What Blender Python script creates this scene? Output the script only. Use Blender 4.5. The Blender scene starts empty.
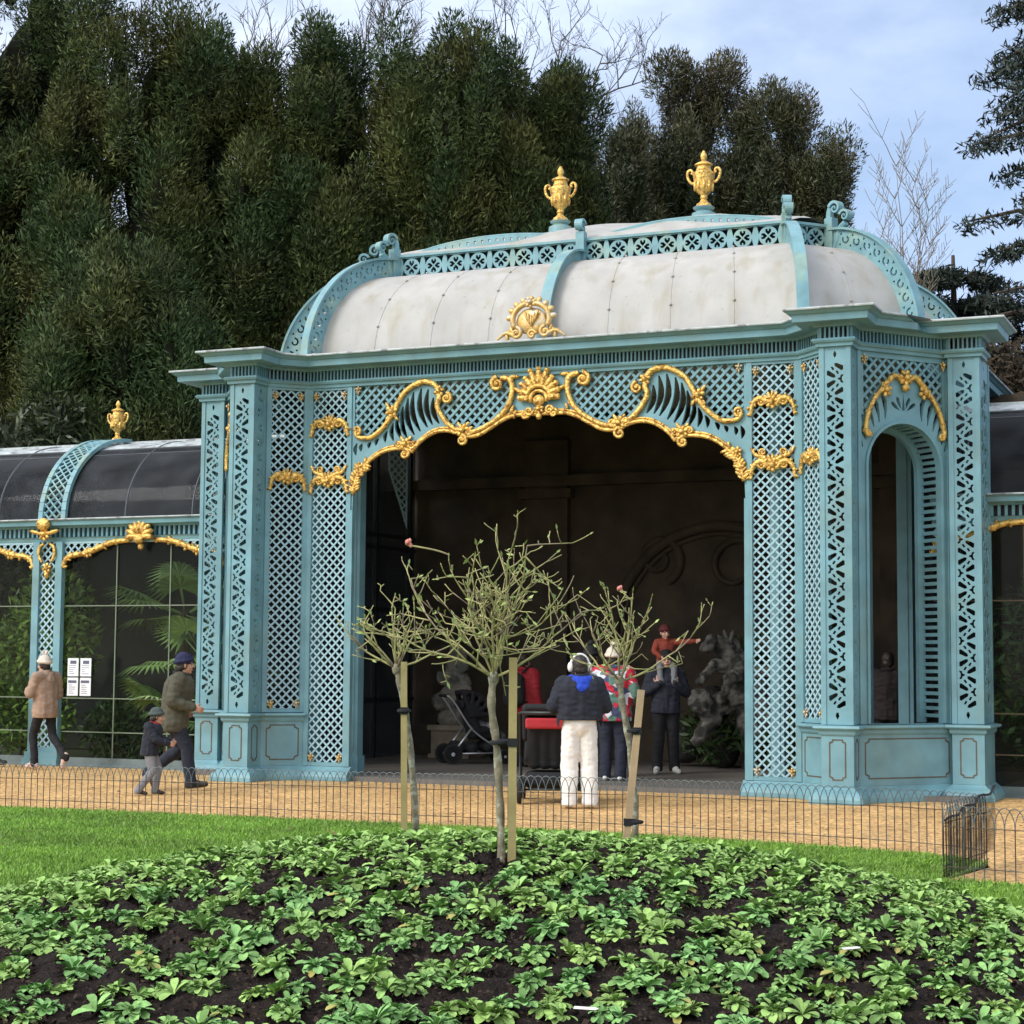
import bpy, math, random
import numpy as np
from mathutils import Vector, Matrix, noise
from mathutils.geometry import delaunay_2d_cdt
random.seed(7); np.random.seed(7)
PI = math.pi
scene = bpy.context.scene
COL = scene.collection

# ------------------------------------------------------------------ camera position (used for ground coordinates)
CAM = Vector((8.798, -21.377, 1.58))
YAW, TILT, ROLL, FPX = 0.4058, 0.0838, 0.0075, 1799.3
FWD = Vector((-math.sin(YAW), math.cos(YAW), 0)); RGT = Vector((math.cos(YAW), math.sin(YAW), 0))
def ground(lat, depth, z=0.0):
    """a point so many metres to the side of and so many metres in front of the place the photograph was taken from"""
    p = CAM + RGT*lat + FWD*depth
    return Vector((p.x, p.y, z))

# ------------------------------------------------------------------ materials
MATS = {}
def nd(nt, typ, **kw):
    n = nt.nodes.new(typ)
    for k, v in kw.items(): setattr(n, k, v)
    return n
def mat(name, base, rough=.6, metal=0., var=.12, scale=6., detail=4., bump=0., bscale=40., island=0., second=None, sscale=2., sthr=(.5, .65), spec=.5, coord='Object', bdist=.01):
    m = bpy.data.materials.new(name); m.use_nodes = True; nt = m.node_tree; L = nt.links
    bs = nt.nodes['Principled BSDF']
    bs.inputs['Roughness'].default_value = rough; bs.inputs['Metallic'].default_value = metal
    bs.inputs['Specular IOR Level'].default_value = spec
    tc = nd(nt, 'ShaderNodeTexCoord')
    no = nd(nt, 'ShaderNodeTexNoise'); no.inputs['Scale'].default_value = scale; no.inputs['Detail'].default_value = detail
    L.new(tc.outputs[coord], no.inputs['Vector'])
    mr = nd(nt, 'ShaderNodeMapRange'); mr.inputs[1].default_value = .3; mr.inputs[2].default_value = .7
    mr.inputs[3].default_value = 1-var; mr.inputs[4].default_value = 1+var
    L.new(no.outputs['Fac'], mr.inputs[0])
    val = mr.outputs[0]
    if island:
        ge = nd(nt, 'ShaderNodeNewGeometry'); m2 = nd(nt, 'ShaderNodeMapRange')
        m2.inputs[3].default_value = 1-island; m2.inputs[4].default_value = 1+island
        L.new(ge.outputs['Random Per Island'], m2.inputs[0])
        mu = nd(nt, 'ShaderNodeMath', operation='MULTIPLY'); L.new(val, mu.inputs[0]); L.new(m2.outputs[0], mu.inputs[1]); val = mu.outputs[0]
    col = nd(nt, 'ShaderNodeRGB'); col.outputs[0].default_value = (*base, 1); cout = col.outputs[0]
    if second:
        n2 = nd(nt, 'ShaderNodeTexNoise'); n2.inputs['Scale'].default_value = sscale; n2.inputs['Detail'].default_value = 5
        L.new(tc.outputs[coord], n2.inputs['Vector'])
        r2 = nd(nt, 'ShaderNodeMapRange'); r2.inputs[1].default_value = sthr[0]; r2.inputs[2].default_value = sthr[1]
        L.new(n2.outputs['Fac'], r2.inputs[0])
        mx = nd(nt, 'ShaderNodeMix', data_type='RGBA'); L.new(r2.outputs[0], mx.inputs['Factor']); L.new(cout, mx.inputs[6]); mx.inputs[7].default_value = (*second, 1); cout = mx.outputs[2]
    sc = nd(nt, 'ShaderNodeVectorMath', operation='SCALE'); L.new(cout, sc.inputs[0]); L.new(val, sc.inputs['Scale'])
    L.new(sc.outputs[0], bs.inputs['Base Color'])
    if bump:
        nb = nd(nt, 'ShaderNodeTexNoise'); nb.inputs['Scale'].default_value = bscale; nb.inputs['Detail'].default_value = 4
        L.new(tc.outputs[coord], nb.inputs['Vector'])
        b = nd(nt, 'ShaderNodeBump'); b.inputs['Strength'].default_value = bump; b.inputs['Distance'].default_value = bdist
        L.new(nb.outputs['Fac'], b.inputs['Height']); L.new(b.outputs[0], bs.inputs['Normal'])
    MATS[name] = m; m['tint'] = sc.name
    return m

PAINT = mat('blue_green_paint', (.148, .302, .346), .46, var=.16, scale=3, second=(.165, .275, .27), sscale=1.9, sthr=(.50, .80), bump=.12, bscale=60)
PAINT_PALE = mat('pale_lattice_paint', (.31, .48, .54), .5, var=.10, scale=4, bump=.1, bscale=60)
PAINT_ROOF = mat('roof_trim_paint', (.165, .32, .355), .5, var=.16, scale=5, second=(.24, .36, .32), sscale=3, bump=.15, bscale=60)
GOLD = mat('gilding', (.76, .49, .14), .42, metal=.72, var=.28, scale=22, second=(.36, .19, .055), sscale=17, sthr=(.52, .64), bump=.9, bscale=38, bdist=.02)  # small darker patches put the shade of the recesses into the colour
GOLD_DULL = mat('weathered_gilding', (.62, .41, .15), .5, metal=.55, var=.2, scale=14, second=(.55, .5, .4), sscale=9, sthr=(.5, .65), bump=.5, bscale=45)
DARK_LINE = mat('groove_shade_and_bar_brown', (.12, .085, .05), .55, metal=.3, var=.2)  # dark brown for glazing bars and the painted groove shadow
WHITE_EDGE = mat('weathered_lead_flashing', (.42, .46, .46), .6, var=.2, scale=8, second=(.22, .22, .23), sscale=7, sthr=(.52, .62))
STONE_DARK = mat('dim_sandstone', (.050, .034, .020), .85, var=.4, scale=2.2, second=(.035, .027, .02), sscale=1.3, sthr=(.45, .7), bump=.5, bscale=25)  # base colour lowered to carry the gloom inside the pavilion
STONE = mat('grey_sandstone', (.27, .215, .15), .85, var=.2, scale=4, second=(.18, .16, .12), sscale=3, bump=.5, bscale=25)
STATUE = mat('weathered_statue_stone', (.22, .195, .155), .85, var=.25, scale=5, second=(.12, .12, .10), sscale=4, sthr=(.5, .6), bump=.4, bscale=30)
ROCK = mat('dark_wet_rock', (.025, .023, .02), .8, var=.3, scale=3, bump=.7, bscale=14, bdist=.04)
PAVING = mat('stone_paving', (.13, .115, .10), .7, var=.15, scale=1.5, second=(.14, .125, .11), sscale=2.5, bump=.2, bscale=30)
BLACK_METAL_GAP = mat('black_metal_and_gap_shade', (.012, .014, .016), .45, var=.2)  # metal parts, and the painted darkness behind the dentils
WIRE = mat('rusty_galvanised_wire', (.070, .048, .034), .6, metal=.2, var=.3, scale=9, second=(.10, .12, .12), sscale=5)
WIRE_TOP = mat('galvanised_wire', (.11, .135, .14), .5, metal=.3, var=.3, scale=9)
GREY_METAL = mat('dull_grey_metal', (.10, .11, .12), .5, metal=.4, var=.1)
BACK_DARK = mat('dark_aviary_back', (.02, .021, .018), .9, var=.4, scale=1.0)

def glass_mat(name, tint, gloss=.08, dust=0.):
    m = bpy.data.materials.new(name); m.use_nodes = True; nt = m.node_tree; L = nt.links
    nt.nodes.remove(nt.nodes['Principled BSDF']); out = nt.nodes['Material Output']
    tr = nd(nt, 'ShaderNodeBsdfTransparent'); tr.inputs[0].default_value = (*tint, 1)
    gl = nd(nt, 'ShaderNodeBsdfGlossy'); gl.inputs['Roughness'].default_value = .04
    tc = nd(nt, 'ShaderNodeTexCoord'); no = nd(nt, 'ShaderNodeTexNoise'); no.inputs['Scale'].default_value = 2.5
    L.new(tc.outputs['Object'], no.inputs['Vector'])
    fr = nd(nt, 'ShaderNodeFresnel'); fr.inputs['IOR'].default_value = 1.10
    ad = nd(nt, 'ShaderNodeMath', operation='ADD'); L.new(fr.outputs[0], ad.inputs[0]); ad.inputs[1].default_value = gloss; ad.use_clamp = True
    mx = nd(nt, 'ShaderNodeMixShader'); L.new(ad.outputs[0], mx.inputs[0]); L.new(tr.outputs[0], mx.inputs[1]); L.new(gl.outputs[0], mx.inputs[2])
    if dust:
        df = nd(nt, 'ShaderNodeBsdfDiffuse'); df.inputs[0].default_value = (.16, .17, .19, 1); m2 = nd(nt, 'ShaderNodeMixShader')
        r = nd(nt, 'ShaderNodeMapRange'); r.inputs[1].default_value = .3; r.inputs[2].default_value = .7; r.inputs[3].default_value = dust*.6; r.inputs[4].default_value = dust*1.4; L.new(no.outputs[0], r.inputs[0])
        L.new(r.outputs[0], m2.inputs[0]); L.new(mx.outputs[0], m2.inputs[1]); L.new(df.outputs[0], m2.inputs[2]); mx = m2
    L.new(mx.outputs[0], out.inputs[0])
    return m
GLASS = glass_mat('dusty_glass', (.84, .88, .82), .002, .012)
GLASS_ROOF = glass_mat('dark_roof_glazing', (.52, .55, .57), .002, .17)

# ------------------------------------------------------------------ mesh builder
class MB:
    def __init__(s): s.v = []; s.f = []
    def add(s, vs, fs, M=None):
        b = len(s.v)
        s.v += [tuple(M @ Vector(v)) for v in vs] if M is not None else [tuple(v) for v in vs]
        s.f += [tuple(i+b for i in f) for f in fs]
        return s
    def box(s, x0, x1, y0, y1, z0, z1, M=None):
        return s.add([(x0,y0,z0),(x1,y0,z0),(x1,y1,z0),(x0,y1,z0),(x0,y0,z1),(x1,y0,z1),(x1,y1,z1),(x0,y1,z1)],
                     [(3,2,1,0),(4,5,6,7),(0,1,5,4),(1,2,6,5),(2,3,7,6),(3,0,4,7)], M)
    def beam(s, p, q, w, h, up=(0,0,1), M=None):
        p, q = Vector(p), Vector(q); d = (q-p).normalized(); a = d.cross(Vector(up))
        if a.length < 1e-4: a = d.cross(Vector((1,0,0)))
        a.normalize(); b = a.cross(d); a *= w/2; b *= h/2
        vs = [p-a-b, p+a-b, p+a+b, p-a+b, q-a-b, q+a-b, q+a+b, q-a+b]
        return s.add(vs, [(0,1,2,3),(7,6,5,4),(0,4,5,1),(1,5,6,2),(2,6,7,3),(3,7,4,0)], M)
    def tube(s, pts, rad, n=8, M=None, closed=False, flat=1.0):
        pts = [Vector(p) for p in pts]; N = len(pts)
        if not hasattr(rad, '__len__'): rad = [rad]*N
        vs, fs = [], []; ref = None
        for i, p in enumerate(pts):
            if closed: t = pts[(i+1) % N]-pts[i-1]
            else: t = pts[min(i+1, N-1)]-pts[max(i-1, 0)]
            if t.length < 1e-9: t = Vector((0,0,1))
            t.normalize()
            if ref is None:
                ref = Vector((0,0,1)) if abs(t.z) < .9 else Vector((1,0,0))
            a = ref - t*ref.dot(t)
            if a.length < 1e-5: a = t.orthogonal()
            a.normalize(); ref = a; b = t.cross(a)
            for k in range(n):
                th = 2*PI*k/n
                vs.append(p+(a*math.cos(th)*flat+b*math.sin(th))*rad[i])
        m = N if closed else N-1
        for i in range(m):
            j = (i+1) % N
            for k in range(n):
                fs.append((i*n+k, i*n+(k+1) % n, j*n+(k+1) % n, j*n+k))
        if not closed:
            fs.append(tuple(range(n-1, -1, -1))); fs.append(tuple((N-1)*n+k for k in range(n)))
        return s.add(vs, fs, M)
    def lathe(s, prof, n=16, M=None):
        vs, fs = [], []
        for r, z in prof:
            for k in range(n):
                th = 2*PI*k/n; vs.append((max(r, 1e-4)*math.cos(th), max(r, 1e-4)*math.sin(th), z))
        for i in range(len(prof)-1):
            for k in range(n): fs.append((i*n+k, i*n+(k+1) % n, (i+1)*n+(k+1) % n, (i+1)*n+k))
        fs.append(tuple(range(n-1, -1, -1))); fs.append(tuple((len(prof)-1)*n+k for k in range(n)))
        return s.add(vs, fs, M)
    def ell(s, c, r, n=10, m=7, M=None, R=None):
        if not hasattr(r, '__len__'): r = (r, r, r)
        vs, fs = [], []; c = Vector(c)
        for i in range(1, m):
            ph = PI*i/m
            for k in range(n):
                th = 2*PI*k/n
                p = Vector((r[0]*math.sin(ph)*math.cos(th), r[1]*math.sin(ph)*math.sin(th), r[2]*math.cos(ph)))
                vs.append(c+(R @ p if R is not None else p))
        t = Vector((0,0,r[2])); t = R @ t if R is not None else t
        vs += [c+t, c-t]; T, B = len(vs)-2, len(vs)-1
        for i in range(m-2):
            for k in range(n): fs.append((i*n+k, (i+1)*n+k, (i+1)*n+(k+1) % n, i*n+(k+1) % n))
        for k in range(n):
            fs.append((T, k, (k+1) % n)); fs.append((B, (m-2)*n+(k+1) % n, (m-2)*n+k))
        return s.add(vs, fs, M)
    def cap(s, p, q, r0, r1, n=12, M=None):
        """a capsule that tapers from r0 to r1"""
        p, q = Vector(p), Vector(q); d = q-p; L = d.length
        if L < 1e-5: return s.ell(p, max(r0, r1), n, 8, M)
        prof = [(r0*math.sin(a), -r0*math.cos(a)) for a in np.linspace(.15, PI/2, 4)] + [(r1*math.sin(a), L-r1*math.cos(a)) for a in np.linspace(PI/2, PI-.15, 4)]
        T = Matrix.Translation(p) @ d.to_track_quat('Z', 'Y').to_matrix().to_4x4()
        return s.lathe(prof, n, (M @ T) if M is not None else T)
    def plate(s, polys, th, M=None, n0=0.):
        """flat plate with even-odd holes, drawn in u,v; front face at n0, thickness th behind it"""
        vs2, fa = [], []; polys = [list(P) for P in polys]
        for P in polys:
            if sum(P[i-1][0]*P[i][1]-P[i][0]*P[i-1][1] for i in range(len(P))) < 0: P.reverse()
            b = len(vs2); vs2 += [Vector((float(x), float(y))) for x, y in P]
            fa.append(list(range(b, b+len(P))))
        ov, oe, of, _a, _b, og = delaunay_2d_cdt(vs2, [], fa, 1, 1e-6)
        of = [f for f, g in zip(of, og) if len(g) % 2 == 1]
        nv = len(ov)
        vs = [(p.x, p.y, n0) for p in ov]+[(p.x, p.y, n0-th) for p in ov]
        fs = []
        for f in of:
            a = sum(ov[f[i]].x*ov[f[(i+1) % len(f)]].y-ov[f[(i+1) % len(f)]].x*ov[f[i]].y for i in range(len(f)))
            f = list(f) if a > 0 else list(f)[::-1]
            fs.append(tuple(f)); fs.append(tuple(i+nv for i in f[::-1]))
        s.add(vs, fs, M)
        for P in polys:
            k = len(P); w = [(x, y, n0) for x, y in P]+[(x, y, n0-th) for x, y in P]
            s.add(w, [(i, i+k, (i+1) % k+k, (i+1) % k) for i in range(k)], M)
        return s
    def lattice(s, polys, pitch, w, th, M=None, n0=0., ang=(45, 135), phase=0.):
        """diagonal strips clipped (even-odd) to the polygons"""
        segs = []
        for P in polys:
            for i in range(len(P)): segs.append((P[i], P[(i+1) % len(P)]))
        for k, A in enumerate(ang):
            a = math.radians(A); dx, dy = math.cos(a), math.sin(a); nx, ny = -dy, dx
            cs = [x*nx+y*ny for P in polys for x, y in P]
            c = math.floor(min(cs)/pitch)*pitch+phase
            nn = n0-k*th*.55
            while c < max(cs):
                ts = []
                for (x0, y0), (x1, y1) in segs:
                    e0, e1 = x0*nx+y0*ny-c, x1*nx+y1*ny-c
                    if (e0 > 0) != (e1 > 0):
                        f = e0/(e0-e1); ts.append((x0+(x1-x0)*f)*dx+(y0+(y1-y0)*f)*dy)
                ts.sort()
                for i in range(0, len(ts)-1, 2):
                    if ts[i+1]-ts[i] < .004: continue
                    q = []
                    for t, sg in ((ts[i], -1), (ts[i+1], -1), (ts[i+1], 1), (ts[i], 1)):
                        q.append((t*dx+(c+sg*w/2)*nx, t*dy+(c+sg*w/2)*ny))
                    s.add([(x, y, nn) for x, y in q]+[(x, y, nn-th) for x, y in q],
                          [(0,1,2,3),(7,6,5,4),(0,4,5,1),(1,5,6,2),(2,6,7,3),(3,7,4,0)], M)
                c += pitch
        return s
    def build(s, name, m, parent=None, smooth=False, angle=None):
        me = bpy.data.meshes.new(name); me.from_pydata(s.v, [], s.f); me.update()
        if smooth: me.polygons.foreach_set('use_smooth', [True]*len(me.polygons))
        if smooth and angle: me.set_sharp_from_angle(angle=math.radians(angle))
        me.materials.append(m)
        o = bpy.data.objects.new(name, me); COL.objects.link(o)
        if parent is not None: o.parent = parent
        return o

def quads(name, V, m, parent=None, smooth=False):
    """V: (n,4,3) array of separate quads"""
    n = len(V); me = bpy.data.meshes.new(name)
    me.vertices.add(n*4); me.vertices.foreach_set('co', np.ascontiguousarray(V, dtype=np.float32).ravel())
    me.loops.add(n*4); me.loops.foreach_set('vertex_index', np.arange(n*4, dtype=np.int32))
    me.polygons.add(n); me.polygons.foreach_set('loop_start', np.arange(0, n*4, 4, dtype=np.int32))
    me.update(calc_edges=True); me.materials.append(m)
    if smooth: me.polygons.foreach_set('use_smooth', [True]*n)
    o = bpy.data.objects.new(name, me); COL.objects.link(o)
    if parent is not None: o.parent = parent
    return o

def tag(o, label=None, cat=None, group=None, kind=None):
    if label: o['label'] = label
    if cat: o['category'] = cat
    if group: o['group'] = group
    if kind: o['kind'] = kind
    return o
def thing(name, label, cat, loc=(0,0,0), rz=0., group=None):
    o = bpy.data.objects.new(name, None); COL.objects.link(o); o.empty_display_size = .2
    o.location = loc; o.rotation_euler = (0, 0, rz)
    return tag(o, label, cat, group)
def copy_tree(o, parent=None):
    c = o.copy(); COL.objects.link(c)
    if parent is not None: c.parent = parent
    for ch in list(o.children): copy_tree(ch, c)
    return c
def blob(name, mb, voxel, m, parent=None, smooth=4, fac=.5, wrinkle=0., wscale=9.):
    """one continuous surface grown over the overlapping shapes of mb"""
    o = mb.build(name, m, None)
    r = o.modifiers.new('r', 'REMESH'); r.mode = 'VOXEL'; r.voxel_size = voxel; r.use_smooth_shade = True
    if smooth:
        sm = o.modifiers.new('s', 'SMOOTH'); sm.iterations = smooth; sm.factor = fac
    dg = bpy.context.evaluated_depsgraph_get()
    me = bpy.data.meshes.new_from_object(o.evaluated_get(dg)); me.name = name
    old = o.data; o.modifiers.clear(); o.data = me; bpy.data.meshes.remove(old)
    if not me.materials: me.materials.append(m)
    if wrinkle:
        off = Vector((len(me.vertices)*.37 % 50, 3, 7))
        nor = [v.normal.copy() for v in me.vertices]
        for v, nn in zip(me.vertices, nor):
            c = v.co*wscale; a = 1-2*abs(noise.noise(Vector((c.x*1.1, c.y*1.1, c.z*.55))+off)); b = noise.noise(Vector((c.x*.7, c.y*.7, c.z*1.6))*1.7+off)
            v.co += nn*wrinkle*(a*.7+b*.8)
    me.polygons.foreach_set('use_smooth', [True]*len(me.polygons))
    if parent is not None: o.parent = parent
    return o
def frame(P, Q, off=0.):
    """panel coordinates: u from P to Q (plan points, left to right seen from outside), v up, n outwards"""
    P, Q = Vector((P[0], P[1], 0)), Vector((Q[0], Q[1], 0)); u = (Q-P).normalized(); n = Vector((u.y, -u.x, 0))
    M = Matrix(((u.x, 0, n.x, P.x+n.x*off), (u.y, 0, n.y, P.y+n.y*off), (0, 1, 0, 0), (0, 0, 0, 1)))
    return M, (Q-P).length
def rect(u0, u1, v0, v1): return [(u0,v0),(u1,v0),(u1,v1),(u0,v1)]
def arcpts(cx, cy, r, a0, a1, n, ry=None):
    ry = ry or r
    return [(cx+r*math.cos(a0+(a1-a0)*i/n), cy+ry*math.sin(a0+(a1-a0)*i/n)) for i in range(n+1)]
def spline(pts, per=6):
    """Catmull-Rom through the points (any dimension)"""
    P = [np.array(p, float) for p in pts]; out = []
    for i in range(len(P)-1):
        a, b, c, d = P[max(i-1, 0)], P[i], P[i+1], P[min(i+2, len(P)-1)]
        for k in range(per):
            t = k/per
            out.append(.5*((2*b)+(-a+c)*t+(2*a-5*b+4*c-d)*t*t+(-a+3*b-3*c+d)*t**3))
    out.append(P[-1]); return [tuple(p) for p in out]
def sweep(mb, path, prof, closed_prof=True):
    """sweep the profile [(outwards, z)] along a plan path with mitred corners"""
    n = len(path); N = []
    for i in range(n-1):
        d = Vector((path[i+1][0]-path[i][0], path[i+1][1]-path[i][1])).normalized(); N.append(Vector((d.y, -d.x)))
    vs, fs, k = [], [], len(prof)
    for i, p in enumerate(path):
        a = N[max(i-1, 0)]; b = N[min(i, n-2)]; m = (a+b)/max(1+a.dot(b), .25)
        for o, z in prof: vs.append((p[0]+m.x*o, p[1]+m.y*o, z))
    for i in range(n-1):
        for j in range(k if closed_prof else k-1):
            fs.append((i*k+j, (i+1)*k+j, (i+1)*k+(j+1) % k, i*k+(j+1) % k))
    if closed_prof:
        fs.append(tuple(range(k))); fs.append(tuple((n-1)*k+j for j in range(k-1, -1, -1)))
    mb.add(vs, fs)
# ================================================================== THE PAVILION
A_, B1, RR, PD, PW = 2.7555, 3.4237, .4185, .3327, .3761
X0 = B1+RR; X1 = X0+PW; YP = -(RR+PD)            # inner pier
XQ0, YQ = X1+.8994, YP+1.2718; XQ1 = XQ0+PW      # outer pier
YC0, YC1 = -.42, .63                              # ends of the chamfer with the round arch
ZF, ZL, ZT = 5.367, .883, 5.725
YB = 6.8
HALF = [(B1,0),(X0,-RR),(X0,YP),(X1,YP),(X1,YC0),(XQ0,YC1),(XQ0,YQ),(XQ1,YQ),(XQ1,YQ+.40),(XQ1-.75,YQ+.40),(XQ1-.75,YB)]
PLAN = [(-x,y) for x,y in HALF[::-1]]+HALF
pav = thing('garden_pavilion', 'ornate blue green trellis pavilion with gilded scrolls and white domed roof', 'pavilion')

def volute(c, r0, turns, a0, sgn, n=26, r1=.12):
    out = []
    for i in range(n+1):
        t = i/n; r = r0*(1-t*(1-r1)); a = a0+sgn*2*PI*turns*t
        out.append((c[0]+r*math.cos(a), c[1]+r*math.sin(a)))
    return out
def gtube(mb, pts2, rad, M, n0=.02, per=0, n=7):
    p = spline(pts2, per) if per else pts2
    k = len(p)
    rr = rad if hasattr(rad, '__len__') else [rad]*k
    if len(rr) != k: rr = list(np.interp(np.linspace(0, 1, k), np.linspace(0, 1, len(rr)), rr))
    mb.tube([(x, y, n0) for x, y in p], rr, n, M)
def flower(mb, c, r, M, n0=.03, petals=6):
    mb.ell((c[0], c[1], n0+.02), (r*.42, r*.42, r*.4), 8, 6, M)
    for k in range(petals):
        a = 2*PI*k/petals+.3
        R = Matrix.Rotation(a, 3, 'Z')
        mb.ell((c[0]+r*.6*math.cos(a), c[1]+r*.6*math.sin(a), n0), (r*.42, r*.30, r*.26), 7, 5, M, R)
def leafrow(mb, pts, size, M, side, n0=.02, step=1):
    """acanthus lobes along one side of a line"""
    for i in range(0, len(pts)-1, step):
        x, y = pts[i]; dx, dy = pts[i+1][0]-x, pts[i+1][1]-y; L = math.hypot(dx, dy) or 1
        a = math.atan2(dy, dx)+side*.9; s = size*(.7+.5*random.random())
        mb.ell((x+s*.5*math.cos(a), y+s*.5*math.sin(a), n0), (s*.62, s*.26, s*.3), 7, 5, M, Matrix.Rotation(a, 3, 'Z'))
def scroll_end(mb, c, r, M, a0, sgn, tw=.02, n0=.03):
    v = volute(c, r, 1.5, a0, sgn)
    mb.tube([(x, y, n0) for x, y in v], [tw*(1-.45*i/len(v)) for i in range(len(v))], 6, M)
    mb.ell((c[0], c[1], n0+.005), (r*.3, r*.3, r*.35), 7, 5, M)

# ---- plinth, dado and ledge (both sides)
for s in (1, -1):
    path = [(A_-.06, 0)]+HALF[:-3]+[(XQ1, 1.35)]
    path = path if s > 0 else [(-x, y) for x, y in path[::-1]]
    mb = MB(); sweep(mb, path, [(-.1,0),(.125,0),(.125,.05),(.115,.085),(.085,.12),(.045,.145),(.02,.165),(0.,.185),(-.1,.185)])
    mb.build('plinth', PAINT, pav)
    dp = HALF[:-3]+[(XQ1, 1.35)]
    dp = dp if s > 0 else [(-x, y) for x, y in dp[::-1]]
    mb = MB(); sweep(mb, dp, [(-.05,.187),(0.,.187),(0.,.78),(-.05,.78)])
    dado = mb.build('dado', PAINT, pav)
    mb = MB(); sweep(mb, dp, [(-.08,.78),(.015,.78),(.028,.80),(.028,.835),(.075,.85),(.085,.862),(.08,.885),(-.08,.90)])
    mb.build('ledge', PAINT, pav)
    # dark lines on the dado panels, standing in for shadow in the grooves
    mb = MB()
    for i in range(len(dp)-1):
        M, L = frame(dp[i], dp[i+1])
        if L < .15 or i in ((len(dp)-2,) if s > 0 else (0,)): continue
        mg = .07 if L > .4 else .09; u0, u1, v0, v1 = mg, L-mg, .265, .735
        c = .05 if L > .4 else .035
        def loop(g):
            a, b, e, f = u0+g, u1-g, v0+g, v1-g
            return [(a+c,e),(b-c,e),(b-c,e+c*.6),(b,e+c),(b,f-c),(b-c,f-c*.6),(b-c,f),(a+c,f),(a+c,f-c*.6),(a,f-c),(a,e+c),(a+c,e+c*.6)]
        mb.plate([loop(0), loop(.013)], .012, M, .006)
    mb.build('panel_groove_shade', DARK_LINE, dado)

# ---- fretwork piers
def fret(u0, u1, v0, v1, H=.405):
    W = u1-u0; holes = []; um = (u0+u1)/2
    k = 0; y = v0+.12
    holes.append([(um, v0+.0), (um+.022, v0+.045), (um+.012, v0+.085), (um-.012, v0+.085), (um-.022, v0+.045)])
    while y < v1-.1:
        side = k % 2; cx, sg = (u0, 1) if side == 0 else (u1, -1)
        hh = H/2
        def P(r, a): return (cx+sg*r*W*math.cos(a), y+r*W*math.sin(a))
        e = .03*W
        def hole(P_):
            q = [(cx+sg*x_*W, y+z_*W) for x_, z_ in P_]
            if all(v0+.09 < z_ < v1-.09 for _, z_ in q): holes.append(q)
        hole([(.02,-.26),(.17,-.22),(.20,-.09),(.34,-.03),(.34,.03),(.20,.09),(.17,.22),(.02,.26),(.02,.16),(.09,.10),(.09,-.10),(.02,-.16)])
        for m_ in (1, -1): hole([(.46,m_*.10),(.60,m_*.065),(.98,m_*.24),(.98,m_*.47),(.88,m_*.52),(.50,m_*.25)])
        for m_ in (1, -1): hole([(.25,m_*.30),(.36,m_*.27),(.47,m_*.44),(.36,m_*.50)])
        y += hh; k += 1
    holes.append([(um, v1), (um-.02, v1-.04), (um-.010, v1-.08), (um+.010, v1-.08), (um+.02, v1-.04)])
    return holes
def pier_face(mb, P, Q, w_edge=.07):
    M, L = frame(P, Q)
    if L < .25: mg = .055
    else: mg = .075
    mb.box(0, mg-.015, .9, 5.31, -.04, .0, M); mb.box(L-mg+.015, L, .9, 5.31, -.04, .0, M)
    mb.plate([rect(mg-.015, L-mg+.015, .9, 5.31)]+fret(mg+.012, L-mg-.012, .955, 5.26), .018, M, -.012)
for s in (1, -1):
    for fp in ((X0, X1, YP, -RR, YC0), (XQ0, XQ1, YQ, YC1+.02, 1.3)):
        mb = MB(); xa, xb, y, yi, yo = fp
        sides = [((xa, yi), (xa, y+.042)), ((xa, y), (xb, y)), ((xb, y+.042), (xb, yo))]
        for P, Q in sides:
            L = math.hypot(P[0]-Q[0], P[1]-Q[1])
            if L < .2: continue
            if s < 0: P, Q = (-Q[0], Q[1]), (-P[0], P[1])
            pier_face(mb, P, Q)
        mb.build('fretwork_pier', PAINT, pav)

# ---- trellis panels: two beside the opening, two set at an angle
def acanthus(M, c, w, up, parent, dbl=False):
    """gilded boss with two drooping scroll arms"""
    mb = MB(); x, y = c
    flower(mb, (x, y), .10, M, .035, 7)
    for k in range(5):
        a = PI/2+(k-2)*.45; mb.ell((x+.1*math.cos(a), y+.1*math.sin(a), .03), (.05, .02, .02), 7, 5, M, Matrix.Rotation(a, 3, 'Z'))
    for sg in (1, -1):
        arm = spline([(x+sg*.06, y-.02), (x+sg*w*.22, y+.045), (x+sg*w*.36, y+.03), (x+sg*w*.46, y-.05), (x+sg*w*.49, y-.17)], 5)
        gtube(mb, arm, [.032, .040, .032, .020], M, .025)
        leafrow(mb, arm, .06, M, sg*1, .03, 3); leafrow(mb, arm, .055, M, -sg*1, .03, 4)
        scroll_end(mb, (x+sg*w*.24, y+.0), .05, M, PI/2, -sg, .018)
        if dbl:
            arm = spline([(x+sg*.03, y+.06), (x+sg*w*.22, y+.10), (x+sg*w*.38, y+.13), (x+sg*w*.48, y+.22)], 5)
            gtube(mb, arm, [.028, .032, .025, .014], M, .025); leafrow(mb, arm, .05, M, sg, .03, 3)
            scroll_end(mb, (x+sg*w*.22, y+.16), .052, M, -PI/2, sg, .018)
    return mb.build('gilded_ornament', GOLD, parent, True)
def corner_rosettes(M, pts, parent):
    for x, y in pts:
        mb = MB(); flower(mb, (x, y), .052, M, .012, 5)
        mb.ell((x, y-.05, .012), (.012, .035, .012), 6, 5, M); mb.build('gilded_rosette', GOLD_DULL, parent, True)
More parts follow.
